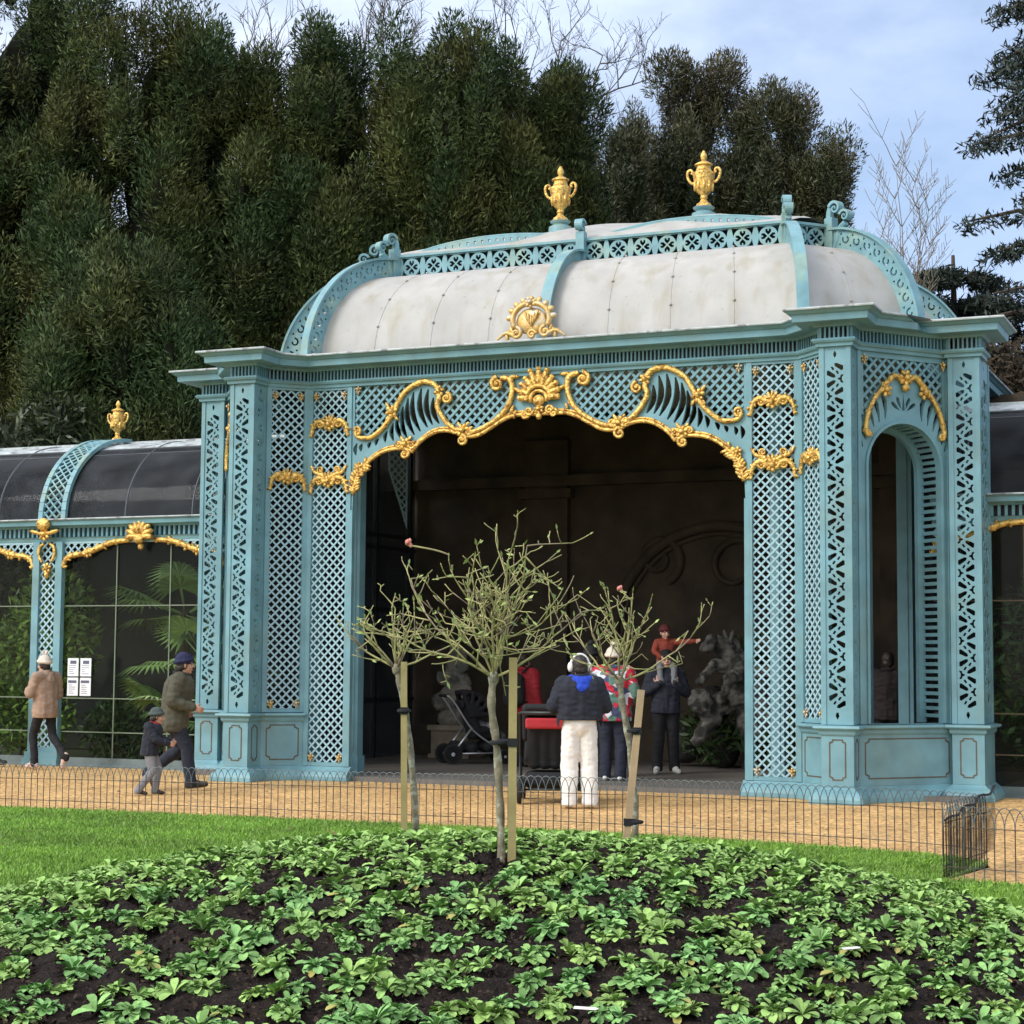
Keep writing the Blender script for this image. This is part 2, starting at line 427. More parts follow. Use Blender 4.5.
def trellis(P, Q, v0, orn):
    M, L = frame(P, Q); st = .068
    fr = MB()
    for a, b in ((0, st), (L-st, L)): fr.box(a, b, v0, 5.31, -.06, .015, M)
    fr.box(st, L-st, v0, v0+.05, -.055, .008, M); fr.box(st, L-st, 5.27, 5.31, -.055, .008, M)
    t = fr.build('trellis_panel', PAINT, pav)
    lt = MB(); lt.lattice([rect(st-.01, L-st+.01, v0+.04, 5.28)], .081, .023, .012, M, -.012)
    lt.build('lattice', PAINT_PALE, t)
    for v, d in orn: acanthus(M, (L/2, v), L-.1, 1, t, d)
    corner_rosettes(M, [(st+.05, 5.20), (L-st-.05, 5.20), (st+.05, v0+.12), (L-st-.05, v0+.12)], t)
for s in (1, -1):
    P, Q = (A_, 0), (B1, 0); P2, Q2 = (B1, 0), (X0, -RR)
    if s < 0: P, Q, P2, Q2 = (-B1, 0), (-A_, 0), (-X0, -RR), (-B1, 0)
    trellis(P, Q, .187, ((4.80, False), (4.02, True)))
    trellis(P2, Q2, .90, ((4.06, False),))

# ---- the great arched opening
ARCH = [(-2.735,3.60),(-2.725,3.835),(-2.66,4.07),(-2.55,4.21),(-2.40,4.33),(-2.25,4.40),(-2.07,4.43),(-1.92,4.42),(-1.83,4.38),(-1.74,4.49),(-1.57,4.60),(-1.40,4.64),(-1.22,4.615),(-1.08,4.54),(-.87,4.56),(-.69,4.65),(-.49,4.757),(-.31,4.80),(0,4.80)]
CS = [(-2.70,4.68),(-2.655,4.61),(-2.55,4.59),(-2.42,4.61),(-2.24,4.75),(-2.11,4.93),(-2.03,5.08),(-1.93,5.20),(-1.74,5.30),(-1.57,5.295),(-1.465,5.21),(-1.44,5.08),(-1.47,4.97),(-1.38,4.81),(-1.25,4.68),(-1.12,4.62)]
MF, _ = frame((0, 0), (1, 0))
asm = [ARCH[0]]+spline(ARCH[1:9], 4)+spline(ARCH[8:14], 4)[1:]+spline(ARCH[13:], 4)[1:]
csm = spline(CS, 4)
ptsA = [(-2.735,5.335)]+[(-2.735,4.74)]+[p for p in csm if p[0] < -1.80 and p[0] > -2.69]+[(-1.80,5.335)]
ptsA = [(max(x, -2.72), y+.02 if y < 5.3 else y) for x, y in ptsA]
inner = [(-.42,5.335),(-.42,5.20),(-.43,5.02),(-.50,4.90),(-.62,4.78),(-.80,4.69),(-.98,4.65)]
ptsB = [(-1.50,5.335)]+[(x+.02, y) for x, y in csm if x > -1.475 and y < 5.16]+[(x, y+.01) for x, y in inner[::-1]]
sp = MB()
outline = [(-A_-.0,5.37)]+[(-A_, 3.60)]+asm+[(-x, y) for x, y in asm[::-1][1:]]+[(A_, 3.60), (A_, 5.37)]
def slots():
    out = []
    lo = spline([(-2.70,4.36),(-2.60,4.42),(-2.44,4.47),(-2.25,4.52),(-2.06,4.545),(-1.92,4.56),(-1.78,4.62),(-1.64,4.69),(-1.52,4.735),(-1.40,4.74)], 8)
    hi = spline([(-2.71,4.53),(-2.60,4.52),(-2.42,4.55),(-2.24,4.66),(-2.10,4.82),(-2.00,4.98),(-1.90,5.12),(-1.76,5.22),(-1.60,5.20),(-1.52,5.04)], 8)
    n = 13
    for i in range(n):
        t = (i+.35)/n; a = lo[int(t*(len(lo)-1))]; t2 = min(1, (i+.55)/n); b = hi[int(t2*(len(hi)-1))]
        dx, dy = b[0]-a[0], b[1]-a[1]; L = math.hypot(dx, dy); nx, ny = -dy/L, dx/L
        w = .022+.022*min(1, L/.4); q = []
        for k in range(7):
            f = k/6; bend = .05*math.sin(PI*f)*(L/.4); ww = w*math.sin(PI*(.08+.84*f))
            q.append((a[0]+dx*f+nx*(bend+ww), a[1]+dy*f+ny*(bend+ww)))
        for k in range(6, -1, -1):
            f = k/6; bend = .05*math.sin(PI*f)*(L/.4); ww = w*math.sin(PI*(.08+.84*f))
            q.append((a[0]+dx*f+nx*(bend-ww), a[1]+dy*f+ny*(bend-ww)))
        out.append(q)
    return out
SL = slots(); mir = lambda P: [(-x, y) for x, y in P]
sp.plate([outline, ptsA, ptsB, mir(ptsA), mir(ptsB)]+SL+[mir(q) for q in SL], .05, MF, -.005)
for P in (ptsA, ptsB, mir(ptsA), mir(ptsB)): sp.lattice([P], .092, .034, .02, MF, -.018)
span = sp.build('arch_spandrel', PAINT, pav)
for s in (1, -1):
    mb = MB(); mb.box(s*A_-.032, s*A_+.032, .187, 3.62, -.06, .016, MF); mb.build('opening_jamb', PAINT, pav)
for s in (1, -1):
    S = (lambda P: P) if s < 0 else mir
    # moulding that follows the arch
    mb = MB(); e = S(asm[1:])
    gtube(mb, e, .029, MF, .012); gtube(mb, [(x, y+.042) for x, y in e], .015, MF, .004)
    low = S(spline([(-2.715,3.86),(-2.70,3.97),(-2.66,4.08),(-2.6,4.17),(-2.5,4.25)], 5))
    for sg in (1, -1): leafrow(mb, low, .10, MF, sg, .02, 2)
    flower(mb, S([(-2.64,4.20)])[0], .075, MF, .03)
    for c, r in (((-1.93,4.45), .11), ((-1.09,4.60), .12)):
        x, y = S([c])[0]; flower(mb, (x, y+.03), r*.85, MF, .03, 7); scroll_end(mb, (x+s*.01, y-.10), r*.62, MF, PI/2, s, .026, .03)
        scroll_end(mb, (x-s*.09, y+.02), r*.5, MF, 0, s, .02, .03); scroll_end(mb, (x+s*.10, y+.04), r*.45, MF, PI, -s, .02, .03)
        for a in (.3, 1.0, 2.1, 2.8): mb.ell((x+.11*math.cos(a), y+.03+.09*math.sin(a), .02), (.05, .022, .02), 7, 5, MF, Matrix.Rotation(a, 3, 'Z'))
    mb.build('gilded_arch_moulding', GOLD, span, True)
    # the big C scroll
    mb = MB(); c = S(csm)
    gtube(mb, c, [.025, .034, .038, .038, .041, .042, .038, .032], MF, .02, 0, 8)
    x, y = S([(-2.665,4.70)])[0]; scroll_end(mb, (x, y), .062, MF, -PI/2, s*-1, .024, .03)
    x, y = S([(-2.14,4.93)])[0]; flower(mb, (x, y), .10, MF, .035, 6)
    for a in (0.9, 2.2, -2.2, -.9): mb.ell((x+.11*math.cos(a), y+.11*math.sin(a), .03), (.055, .022, .022), 7, 5, MF, Matrix.Rotation(a, 3, 'Z'))
    x, y = S([(-1.44,5.17)])[0]; flower(mb, (x, y), .085, MF, .035, 6)
    x, y = S([(-1.33,5.07)])[0]; scroll_end(mb, (x, y), .075, MF, PI*.5, s, .026, .03)
    leafrow(mb, S(csm[28:44]), .05, MF, s, .02, 3)
    mb.build('gilded_scroll', GOLD, span, True)
    # inner S scroll beside the shell
    mb = MB(); p = S(spline([(-.55,5.30),(-.42,5.27),(-.385,5.14),(-.42,4.98),(-.52,4.83),(-.70,4.70),(-.88,4.62),(-1.03,4.60)], 5))
    gtube(mb, p, [.038, .044, .042, .038, .036, .036, .026], MF, .022)
    x, y = S([(-.60,5.22)])[0]; scroll_end(mb, (x, y), .095, MF, PI/2, -s, .034, .03)
    x, y = S([(-.36,5.30)])[0]; mb.ell((x, y, .03), (.09, .03, .03), 7, 5, MF)
    leafrow(mb, S([(-.40,4.98),(-.36,4.92),(-.33,4.86),(-.30,4.82)]), .10, MF, s, .025)
    scroll_end(mb, S([(-.20,4.80)])[0], .06, MF, 0, s, .024, .03)
    mb.build('gilded_scroll', GOLD, span, True)
mb = MB()
for k in range(11):
    a = PI/2+(k-5)*.33; r0, r1 = .13, (.36 if k in (4, 5, 6) else .33-.012*abs(k-5))
    x, y = .0+math.cos(a)*(r0+r1)/2, 5.03+math.sin(a)*(r0+r1)/2*.98
    R = Matrix.Rotation(a, 3, 'Z')
    mb.ell((x, y, .045), ((r1-r0)/2+.03, .048, .05), 10, 6, MF, R)
    mb.ell((math.cos(a)*r1, 5.03+math.sin(a)*r1*.98, .06), (.035, .045, .035), 7, 5, MF, R)
mb.tube([(x, y, .07) for x, y in arcpts(0, 4.99, .17, -.15, PI+.15, 14)], .03, 7, MF)
mb.tube([(x, y, .06) for x, y in arcpts(0, 4.98, .115, -.3, PI+.3, 12)], .026, 7, MF)
mb.ell((0, 4.97, .05), (.09, .08, .05), 9, 6, MF)
flower(mb, (0, 4.86), .075, MF, .05, 7); mb.ell((0, 4.765, .04), (.045, .05, .04), 8, 6, MF)
for s in (1, -1):
    scroll_end(mb, (s*.14, 4.84), .06, MF, 0, s, .022, .04)
    mb.ell((s*.30, 5.12, .03), (.08, .03, .03), 7, 5, MF, Matrix.Rotation(s*.5, 3, 'Z'))
mb.build('gilded_shell', GOLD, span, True)
corner_rosettes(MF, [(-2.66, 5.26), (2.66, 5.26)], span)

# ---- chamfer panels with the round-headed openings
for s in (1, -1):
    P, Q = (X1, YC0), (XQ0, YC1)
    if s < 0: P, Q = (-Q[0], Q[1]), (-P[0], P[1])
    M, L = frame(P, Q); mb = MB(); um = L/2; r = .575; zs = 3.93
    op = [(um-r, .905), (um+r, .905)]+arcpts(um, zs, r, 0, PI, 24)
    lat = [(.10, 5.24), (L-.10, 5.24), (L-.10, 4.46)]+[(um+x, y) for x, y in spline([(.56,4.58),(.40,4.86),(.16,5.02),(-.16,5.02),(-.40,4.86),(-.56,4.58)], 4)]+[(.10, 4.46)]
    holes = []
    for sg in (1, -1):
        for k in range(7):
            a = 1.22-k*.155; b = a-.085; ra = .645; rb = (.93, .95, .94, .90, .84, .77, .71)[k]
            q = []
            for f, w_ in ((0, .25), (.3, .75), (.65, 1.), (.92, .7), (1, 0)):
                an = b+(a-b)*f+.045*math.sin(PI*f); q.append((an, ra+(rb-ra)*f, .040*w_))
            holes.append([(um+sg*r_*math.cos(an+w_), zs+r_*math.sin(an+w_)) for an, r_, w_ in q]+[(um+sg*r_*math.cos(an-w_), zs+r_*math.sin(an-w_)) for an, r_, w_ in q[::-1][1:]])
        for k in range(2):
            a = PI/2-sg*(.42+.5*k); cx, cy = um+sg*.01, zs+.665; q = []
            for rr, w in ((.05, .0), (.12, .026), (.19, .024), (.215, .0), (.19, -.024), (.12, -.016)): q.append((cx+rr*math.cos(a)-w*math.sin(a), cy+rr*math.sin(a)+w*math.cos(a)))
            holes.append(q)
    holes.append([(um-.022, zs+.70), (um+.022, zs+.70), (um+.012, zs+.80), (um, zs+.90), (um-.012, zs+.80)])
    mb.plate([rect(.03, L-.03, .9, 5.31), op, lat]+holes, .05, M, -.01)
    mb.lattice([lat], .094, .032, .02, M, -.02)
    for a, b in ((0, .05), (L-.05, L)): mb.box(a, b, .9, 5.31, -.05, .015, M)
    ap = mb.build('arched_panel', PAINT, pav)
    # moulded edge and slatted reveal
    mb = MB(); prof = [(um-r, .905)]+arcpts(um, zs, r, PI, 0, 28)+[(um+r, .905)]
    def ringsweep(q, n0, n1, t):
        c = [(um+(x-um)*(1-t/r) if True else x, zs+(y-zs)*(1-t/r) if y > zs else y) for x, y in q]
        vs = [(x, y, n0) for x, y in q]+[(x, y, n0) for x, y in c]+[(x, y, n1) for x, y in q]+[(x, y, n1) for x, y in c]
        k = len(q); fs = []
        for i in range(k-1):
            fs += [(i, i+1, k+i+1, k+i), (k+i, k+i+1, 3*k+i+1, 3*k+i), (2*k+i+1, 2*k+i, 3*k+i, 3*k+i+1), (i+1, i, 2*k+i, 2*k+i+1)]
        mb.add(vs, fs, M)
    ringsweep(prof, .012, -.09, .035); ringsweep(prof, -.36, -.42, .10)
    z = .97
    while z < zs-.02:
        for sg in (1, -1): mb.box(um+sg*r-(.03 if sg > 0 else 0), um+sg*r+(.03 if sg < 0 else 0), z, z+.042, -.362, -.088, M)
        z += .088
    for k in range(22):
        a = PI*(k+.5)/22; c, sn = math.cos(a), math.sin(a)
        T = M @ Matrix.Translation((um+c*(r-.016), zs+sn*(r-.016), 0)) @ Matrix.Rotation(a, 4, 'Z')
        mb.box(-.015, .015, -.021, .021, -.362, -.088, T)
    mb.build('slatted_reveal', PAINT, ap)
    mb = MB()
    for sg in (1, -1):
        arm = [(um+sg*x, y) for x, y in spline([(.06,5.0),(.16,5.04),(.25,4.96),(.34,4.87),(.46,4.73),(.545,4.56),(.585,4.38),(.56,4.30)], 5)]
        gtube(mb, arm, [.03, .036, .04, .032, .030, .034, .036, .028], M, .022)
        flower(mb, (um+sg*.29, 4.86), .095, M, .035, 6); scroll_end(mb, (um+sg*.55, 4.33), .045, M, 0, sg, .022)
        leafrow(mb, arm, .055, M, sg, .022, 6)
    flower(mb, (um, 5.02), .11, M, .04, 7); mb.ell((um, 4.90, .04), (.06, .05, .04), 8, 6, M)
    mb.build('gilded_garland', GOLD, ap, True)
    corner_rosettes(M, [(.10, 5.22), (L-.10, 5.22)], ap)

# ---- cornice
mb = MB()
sweep(mb, PLAN, [(-.1,5.305),(.03,5.305),(.035,5.345),(.06,5.352),(.075,5.375),(.06,5.40),(-.1,5.40)])
sweep(mb, PLAN, [(-.1,5.535),(.05,5.535),(.065,5.552),(.085,5.565),(.245,5.568),(.255,5.574),(.262,5.652),(.285,5.660),(.315,5.685),(.345,5.697),(-.1,5.735)])
corn = mb.build('cornice', PAINT, pav)
mb = MB(); sweep(mb, PLAN, [(-.1,5.738),(.345,5.698),(.35,5.712),(.345,5.725),(-.1,5.765)])
mb.build('cornice_flashing', WHITE_EDGE, corn)
mb = MB()
for i in range(len(PLAN)-1):
    M, L = frame(PLAN[i], PLAN[i+1]); k = max(1, int(L/.052))
    for j in range(k):
        u = (j+.5)*L/k; mb.box(u-.0105, u+.0105, 5.398, 5.537, -.012, .022, M)
mb.build('dentil_band', PAINT, corn)
mb = MB(); sweep(mb, PLAN, [(-.09,5.39),(-.085,5.39),(-.085,5.54),(-.09,5.54)]); mb.build('dentil_gap_shade', BLACK_METAL_GAP, corn)  # black strip stands in for the darkness inside the open slots
# flat lead deck under the dome (also the ceiling)
mb = MB(); dk = [(x*.985, y+.06 if y < 3 else y) for x, y in PLAN]
mb.plate([dk], .06, Matrix(((1,0,0,0),(0,1,0,0),(0,0,1,5.70),(0,0,0,1))))
mb.build('lead_deck', WHITE_EDGE, pav)

# ---- dome roof
ROOF = mat('weathered_white_lead', (.40, .385, .36), .65, var=.12, scale=2.0, bump=.10, bscale=30)
def roof_nodes(m):
    nt = m.node_tree; L = nt.links; bs = nt.nodes['Principled BSDF']; sc = nt.nodes[m['tint']]
    src = bs.inputs['Base Color'].links[0].from_socket
    tc = nd(nt, 'ShaderNodeTexCoord'); mp = nd(nt, 'ShaderNodeMapping'); mp.inputs['Scale'].default_value = (1.6, 1.6, .12); L.new(tc.outputs['Object'], mp.inputs[0])
    n1 = nd(nt, 'ShaderNodeTexNoise'); n1.inputs['Scale'].default_value = 2.6; n1.inputs['Detail'].default_value = 5; L.new(mp.outputs[0], n1.inputs['Vector'])
    r1 = nd(nt, 'ShaderNodeMapRange'); r1.inputs[1].default_value = .48; r1.inputs[2].default_value = .70; r1.inputs[4].default_value = .6; L.new(n1.outputs[0], r1.inputs[0])
    mx = nd(nt, 'ShaderNodeMix', data_type='RGBA'); L.new(r1.outputs[0], mx.inputs['Factor']); L.new(src, mx.inputs[6]); mx.inputs[7].default_value = (.30, .265, .19, 1)
    n2 = nd(nt, 'ShaderNodeTexNoise'); n2.inputs['Scale'].default_value = 17; n2.inputs['Detail'].default_value = 6; L.new(tc.outputs['Object'], n2.inputs['Vector'])
    r2 = nd(nt, 'ShaderNodeMapRange'); r2.inputs[1].default_value = .66; r2.inputs[2].default_value = .76; r2.inputs[4].default_value = .7; L.new(n2.outputs[0], r2.inputs[0])
    m2 = nd(nt, 'ShaderNodeMix', data_type='RGBA'); L.new(r2.outputs[0], m2.inputs['Factor']); L.new(mx.outputs[2], m2.inputs[6]); m2.inputs[7].default_value = (.20, .18, .15, 1)
    L.new(m2.outputs[2], bs.inputs['Base Color'])
roof_nodes(ROOF)
Z0, Z1 = 5.70, 7.10
base8 = [(-3.39,.2),(3.39,.2),(4.45,1.4),(4.45,5.6),(3.39,6.8),(-3.39,6.8),(-4.45,5.6),(-4.45,1.4)]
top8 = [(-2.87,1.5),(2.87,1.5),(3.33,1.98),(3.33,5.02),(2.87,5.5),(-2.87,5.5),(-3.33,5.02),(-3.33,1.98)]
def dome_pt(b, t, th, off=0.):
    x = b[0]+(t[0]-b[0])*(1-math.cos(th)); y = b[1]+(t[1]-b[1])*(1-math.cos(th)); z = Z0+(Z1-Z0)*math.sin(th)
    if off:
        dx, dy = b[0]-t[0], b[1]-t[1]; d = math.hypot(dx, dy); k = math.cos(th); s_ = math.sin(th)
        x += dx/d*off*k; y += dy/d*off*k; z += off*s_
    return (x, y, z)
mb = MB(); ns, nt_ = 16, 18
seams = MB()
for e in range(8):
    b0, b1, t0, t1 = base8[e], base8[(e+1) % 8], top8[e], top8[(e+1) % 8]
    vs, fs = [], []
    for i in range(nt_+1):
        th = (PI/2)*i/nt_
        for j in range(ns+1):
            f = j/ns; b = (b0[0]+(b1[0]-b0[0])*f, b0[1]+(b1[1]-b0[1])*f); t = (t0[0]+(t1[0]-t0[0])*f, t0[1]+(t1[1]-t0[1])*f)
            vs.append(dome_pt(b, t, th))
    for i in range(nt_):
        for j in range(ns): fs.append((i*(ns+1)+j, i*(ns+1)+j+1, (i+1)*(ns+1)+j+1, (i+1)*(ns+1)+j))
    mb.add(vs, fs)
    Lb = math.hypot(b1[0]-b0[0], b1[1]-b0[1]); k = max(1, round(Lb/.82))
    for j in range(1, k):
        f = j/k; b = (b0[0]+(b1[0]-b0[0])*f, b0[1]+(b1[1]-b0[1])*f); t = (t0[0]+(t1[0]-t0[0])*f, t0[1]+(t1[1]-t0[1])*f)
        seams.tube([dome_pt(b, t, PI/2*i/14, .0) for i in range(15)], .0075, 5)
        for i in (3, 6, 9, 12):
            p = dome_pt(b, t, PI/2*i/14, .012); seams.box(p[0]-.014, p[0]+.014, p[1]-.012, p[1]+.012, p[2]-.016, p[2]+.010)
vault = mb.build('domed_roof', ROOF, pav, True, 25)
seams.build('standing_seam', ROOF, vault, True)
# the cap above the cresting, rising in soft bumps to a low ridge
mb = MB(); NX, NY = 60, 30
def cap_z(x, y):
    d = min(y-1.52, 5.48-y, (3.33-abs(x))*1.0+.0); d = max(0, d)
    z = 7.43+.36*min(1, d/1.9)**.8*1.0+.30*min(1, d/2.0)
    for cx in (1.15, -.45): z += .11*math.exp(-((x-cx)/.55)**2)*min(1, d/.25)*(1-min(1, d/2.2)*.6)
    return z
vs, fs = [], []
for j in range(NY+1):
    y = 1.53+(5.47-1.53)*j/NY
    xm = min(3.30, 2.87+(min(y-1.5, 5.5-y))*.96)
    for i in range(NX+1):
        x = -xm+2*xm*i/NX; vs.append((x, y, cap_z(x, y)))
for j in range(NY):
    for i in range(NX): fs.append((j*(NX+1)+i, j*(NX+1)+i+1, (j+1)*(NX+1)+i+1, (j+1)*(NX+1)+i))
mb.add(vs, fs); mb.build('roof_cap', ROOF, pav, True)
# cresting with scrolled circles
def circle_holes(u, v, r):
    out = [];
    for k in range(4):
        a = k*PI/2
        # heart-shaped opening between two curls, and the spandrel outside the ring
        out.append([(u+r*rr*math.cos(a+da), v+r*rr*math.sin(a+da)) for rr, da in ((.10, 0), (.30, -.55), (.56, -.62), (.80, -.42), (.82, -.12), (.62, -.10), (.52, 0), (.62, .10), (.82, .12), (.80, .42), (.56, .62), (.30, .55))])
        c = k*PI/2+PI/4; cc, ss = math.cos(c), math.sin(c)
        out.append([(u+r*1.27*(1 if cc > 0 else -1), v+r*1.16*(1 if ss > 0 else -1))]+arcpts(u, v, r*1.06, c-.62, c+.62, 7))
    return out
for e in range(8):
    P, Q = top8[e], top8[(e+1) % 8]
    M, L = frame(P, Q); mb = MB(); k = max(1, round((L-.12)/.335))
    if e in (0, 4): k = 16
    holes = []
    for j in range(k):
        if e == 0 and j == k//2 and False: continue
        holes += circle_holes(.06+(j+.5)*(L-.12)/k, 7.25, .122)
    mb.plate([rect(0, L, 7.06, 7.42)]+holes, .03, M, 0.)
    mb.box(0, L, 7.40, 7.435, -.04, .035, M); mb.box(0, L, 7.06, 7.10, -.04, .025, M)
    mb.build('cresting', PAINT_ROOF, pav)
# arched upper cresting between the corner scrolls and the middle one
for (xa, xb) in ((-2.80, -.06), (.06, 2.80)):
    M, L = frame((xa, 1.80), (xb, 1.80)); mb = MB(); up, dn, holes = [], [], []
    for i in range(25):
        f = i/24; h = .19*(1-(2*f-1)**2)**.8; up.append((L*f, 7.49+h)); dn.append((L*f, 7.36+h))
    for i in range(1, 24):
        f = (i+.0)/24; h = .19*(1-(2*f-1)**2)**.8; u, v = L*f, 7.425+h
        holes.append([(u-.018, v-.022), (u+.018, v-.022), (u+.018, v+.022), (u-.018, v+.022)])
    mb.plate([dn+up[::-1]]+holes, .03, M, 0.)
    mb.tube([(u, v, -.015) for u, v in up], .018, 6, M)
    mb.build('arched_cresting', PAINT_ROOF, pav)
for e, (b, t) in {1: ((3.39,.2),(2.87,1.5)), 2: ((4.45,1.4),(3.33,1.98))}.items(): pass
# ribs on the hips and in the middle
def rib(b, t, fretted):
    d = Vector((b[0]-t[0], b[1]-t[1], 0)); dist = d.length; d.normalize(); side = Vector((-d.y, d.x, 0))
    # local: u outward from t, v up, n sideways
    M = Matrix(((d.x, 0, side.x, t[0]), (d.y, 0, side.y, t[1]), (0, 1, 0, 0), (0, 0, 0, 1)))
    H = .25 if fretted else .13
    def pt(th, off):
        return (dist*math.cos(th)+off*math.cos(th), Z0+(Z1-Z0)*math.sin(th)+off*math.sin(th))
    ths = [PI/2*.985*i/24 for i in range(25)]
    inn = [pt(a, -.02) for a in ths]; out = [pt(a, H) for a in ths]
    mb = MB(); holes = []
    if fretted:
        for i in range(10):
            a = PI/2*(.06+.088*i); u, v = pt(a, H*.52); r = H*.30
            sp_ = volute((u, v), r, .80, a+1.2, 1, 9, .55); sp2 = volute((u, v), r*.62, .80, a+1.2, 1, 9, .35)
            holes.append(sp_+sp2[::-1])
            a2 = a+PI/2*.044; u, v = pt(a2, H*.78); holes.append([(u-.02, v-.015), (u+.02, v-.015), (u, v+.03)])
            u, v = pt(a2, H*.22); holes.append([(u-.02, v-.0), (u+.015, v-.02), (u+.015, v+.02)])
    mb.plate([inn+out[::-1]]+holes, .05, M, .025)
    w = .075
    vs, fs = [], []
    for i, a in enumerate(ths):
        for off, n in ((H, -w), (H, w), (H+.03, w), (H+.03, -w)):
            u, v = pt(a, off); vs.append((u, v, n))
    for i in range(len(ths)-1):
        for j in range(4): fs.append((i*4+j, (i+1)*4+j, (i+1)*4+(j+1) % 4, i*4+(j+1) % 4))
    fs += [(0,1,2,3), tuple((len(ths)-1)*4+j for j in (3,2,1,0))]
    mb.add(vs, fs, M)
    o = mb.build('roof_rib', PAINT_ROOF, pav)
    # post with a volute at the head of the rib
    mb = MB()
    mb.box(-.02, .11, 7.05, 7.52, -.06, .06, M)
    for (cu, cv, r) in (((.14, 7.64, .115), (.305, 7.51, .10)) if fretted else ((.10, 7.60, .11),)):
        v = volute((cu, cv), r, 1.4, PI*.9, -1, 24, .15)
        for i in range(len(v)-1):
            w0, w1 = .062*(1-.35*i/len(v)), .062*(1-.35*(i+1)/len(v)); k0, k1 = 1-.30, 1-.30
            (x0_, y0_), (x1_, y1_) = v[i], v[i+1]; c0 = lambda x_, y_, k_: (cu+(x_-cu)*k_, cv+(y_-cv)*k_)
            A0, A1 = c0(x0_, y0_, .62), c0(x1_, y1_, .62)
            mb.add([(x0_,y0_,-w0),(x1_,y1_,-w1),(*A1,-w1),(*A0,-w0),(x0_,y0_,w0),(x1_,y1_,w1),(*A1,w1),(*A0,w0)], [(3,2,1,0),(4,5,6,7),(0,1,5,4),(2,3,7,6)], M)
        mb.ell((cu, cv, 0), (r*.22, r*.22, .05), 10, 6, M)
    mb.tube([(.02, 7.45, 0), (.03, 7.60, 0), (.06, 7.72 if fretted else 7.66, 0)], [.055, .05, .04], 8, M)
    if fretted: mb.tube([(p[0], p[1], 0) for p in spline([(.10,7.10),(.16,7.22),(.19,7.34),(.30,7.42)], 5)], .045, 8, M)
    mb.build('rib_scroll', PAINT_ROOF, o)
for e in range(8): rib(base8[e], top8[e], True)
rib((0, .2), (0, 1.5), False); rib((0, 6.8), (0, 5.5), False)
# gilded urns on the ridge
def urn(parent, loc, sc, socket=True):
    x, y, z = loc; T = Matrix.Translation(loc) @ Matrix.Scale(sc, 4)
    prof = [(.105,0),(.11,.02),(.10,.045),(.06,.07),(.04,.11),(.055,.13),(.045,.15),(.05,.17),(.10,.22),(.125,.28),(.135,.36),(.15,.44),(.155,.465),(.15,.485),(.115,.50),(.10,.54),(.095,.575),(.125,.59),(.125,.605),(.09,.625),(.05,.645),(.03,.66),(.04,.685),(.05,.715),(.04,.75),(.012,.80)]
    mb = MB(); mb.lathe(prof, 20, T)
    for sg in (1, -1):
        v = [(sg*.13,0,.36),(sg*.17,0,.35),(sg*.215,0,.40),(sg*.235,0,.47),(sg*.225,0,.525),(sg*.185,0,.54),(sg*.16,0,.51),(sg*.175,0,.48)]
        mb.tube(spline(v, 4), .02, 7, T)
    for k in range(10):
        a = 2*PI*k/10; mb.ell((.125*math.cos(a), .125*math.sin(a), .30), (.025, .025, .07), 6, 5, T)
    u = mb.build('finial_urn', GOLD, parent, True, 60)
    if socket:
        mb = MB(); mb.lathe([(.17,-.18),(.165,-.09),(.12,-.07),(.10,-.05),(.145,-.02),(.15,-.005),(.14,0)], 20, T); mb.build('urn_socket', PAINT_ROOF, u, True, 50)
    return u
for sg in (1, -1): urn(pav, (sg*1.13, 3.5, 8.25), 1.06)
# cartouche above the opening
MC, _ = frame((0, -.30), (1, -.30)); mb = MB(); cy = 5.98
MC = MC @ Matrix.Translation((0, 0, 0))
mb.tube([(.255*math.cos(a), cy+.215*math.sin(a), .03) for a in np.linspace(-.5, PI+.5, 22)], .038, 8, MC)
mb.ell((0, cy-.02, .0), (.22, .18, .035), 12, 6, MC)
for k in range(9):
    a = PI/2+(k-4)*.36; mb.ell((.30*math.cos(a), cy+.255*math.sin(a), .02), (.06, .045, .035), 7, 5, MC, Matrix.Rotation(a, 3, 'Z'))
flower(mb, (0, cy+.22), .085, MC, .05, 7)
for k in range(5): mb.ell((-.06+.035*k, cy-.02+.03*abs(k-2), .05), (.018, .09, .02), 7, 5, MC, Matrix.Rotation(.4-.2*k, 3, 'Z'))
for sg in (1, -1):
    scroll_end(mb, (sg*.20, cy-.17), .075, MC, PI/2, sg, .03, .04)
    gtube(mb, spline([(sg*.22,cy-.20),(sg*.34,cy-.16),(sg*.42,cy-.20),(sg*.47,cy-.24)], 4), [.035,.03,.02,.012], MC, .03)
    leafrow(mb, [(sg*.28,cy-.08),(sg*.31,cy-.12),(sg*.34,cy-.16),(sg*.37,cy-.19)], .10, MC, sg*-1, .02)
scroll_end(mb, (.02, cy-.20), .06, MC, 0, 1, .028, .05)
mb.build('gilded_cartouche', GOLD_DULL, pav, True)

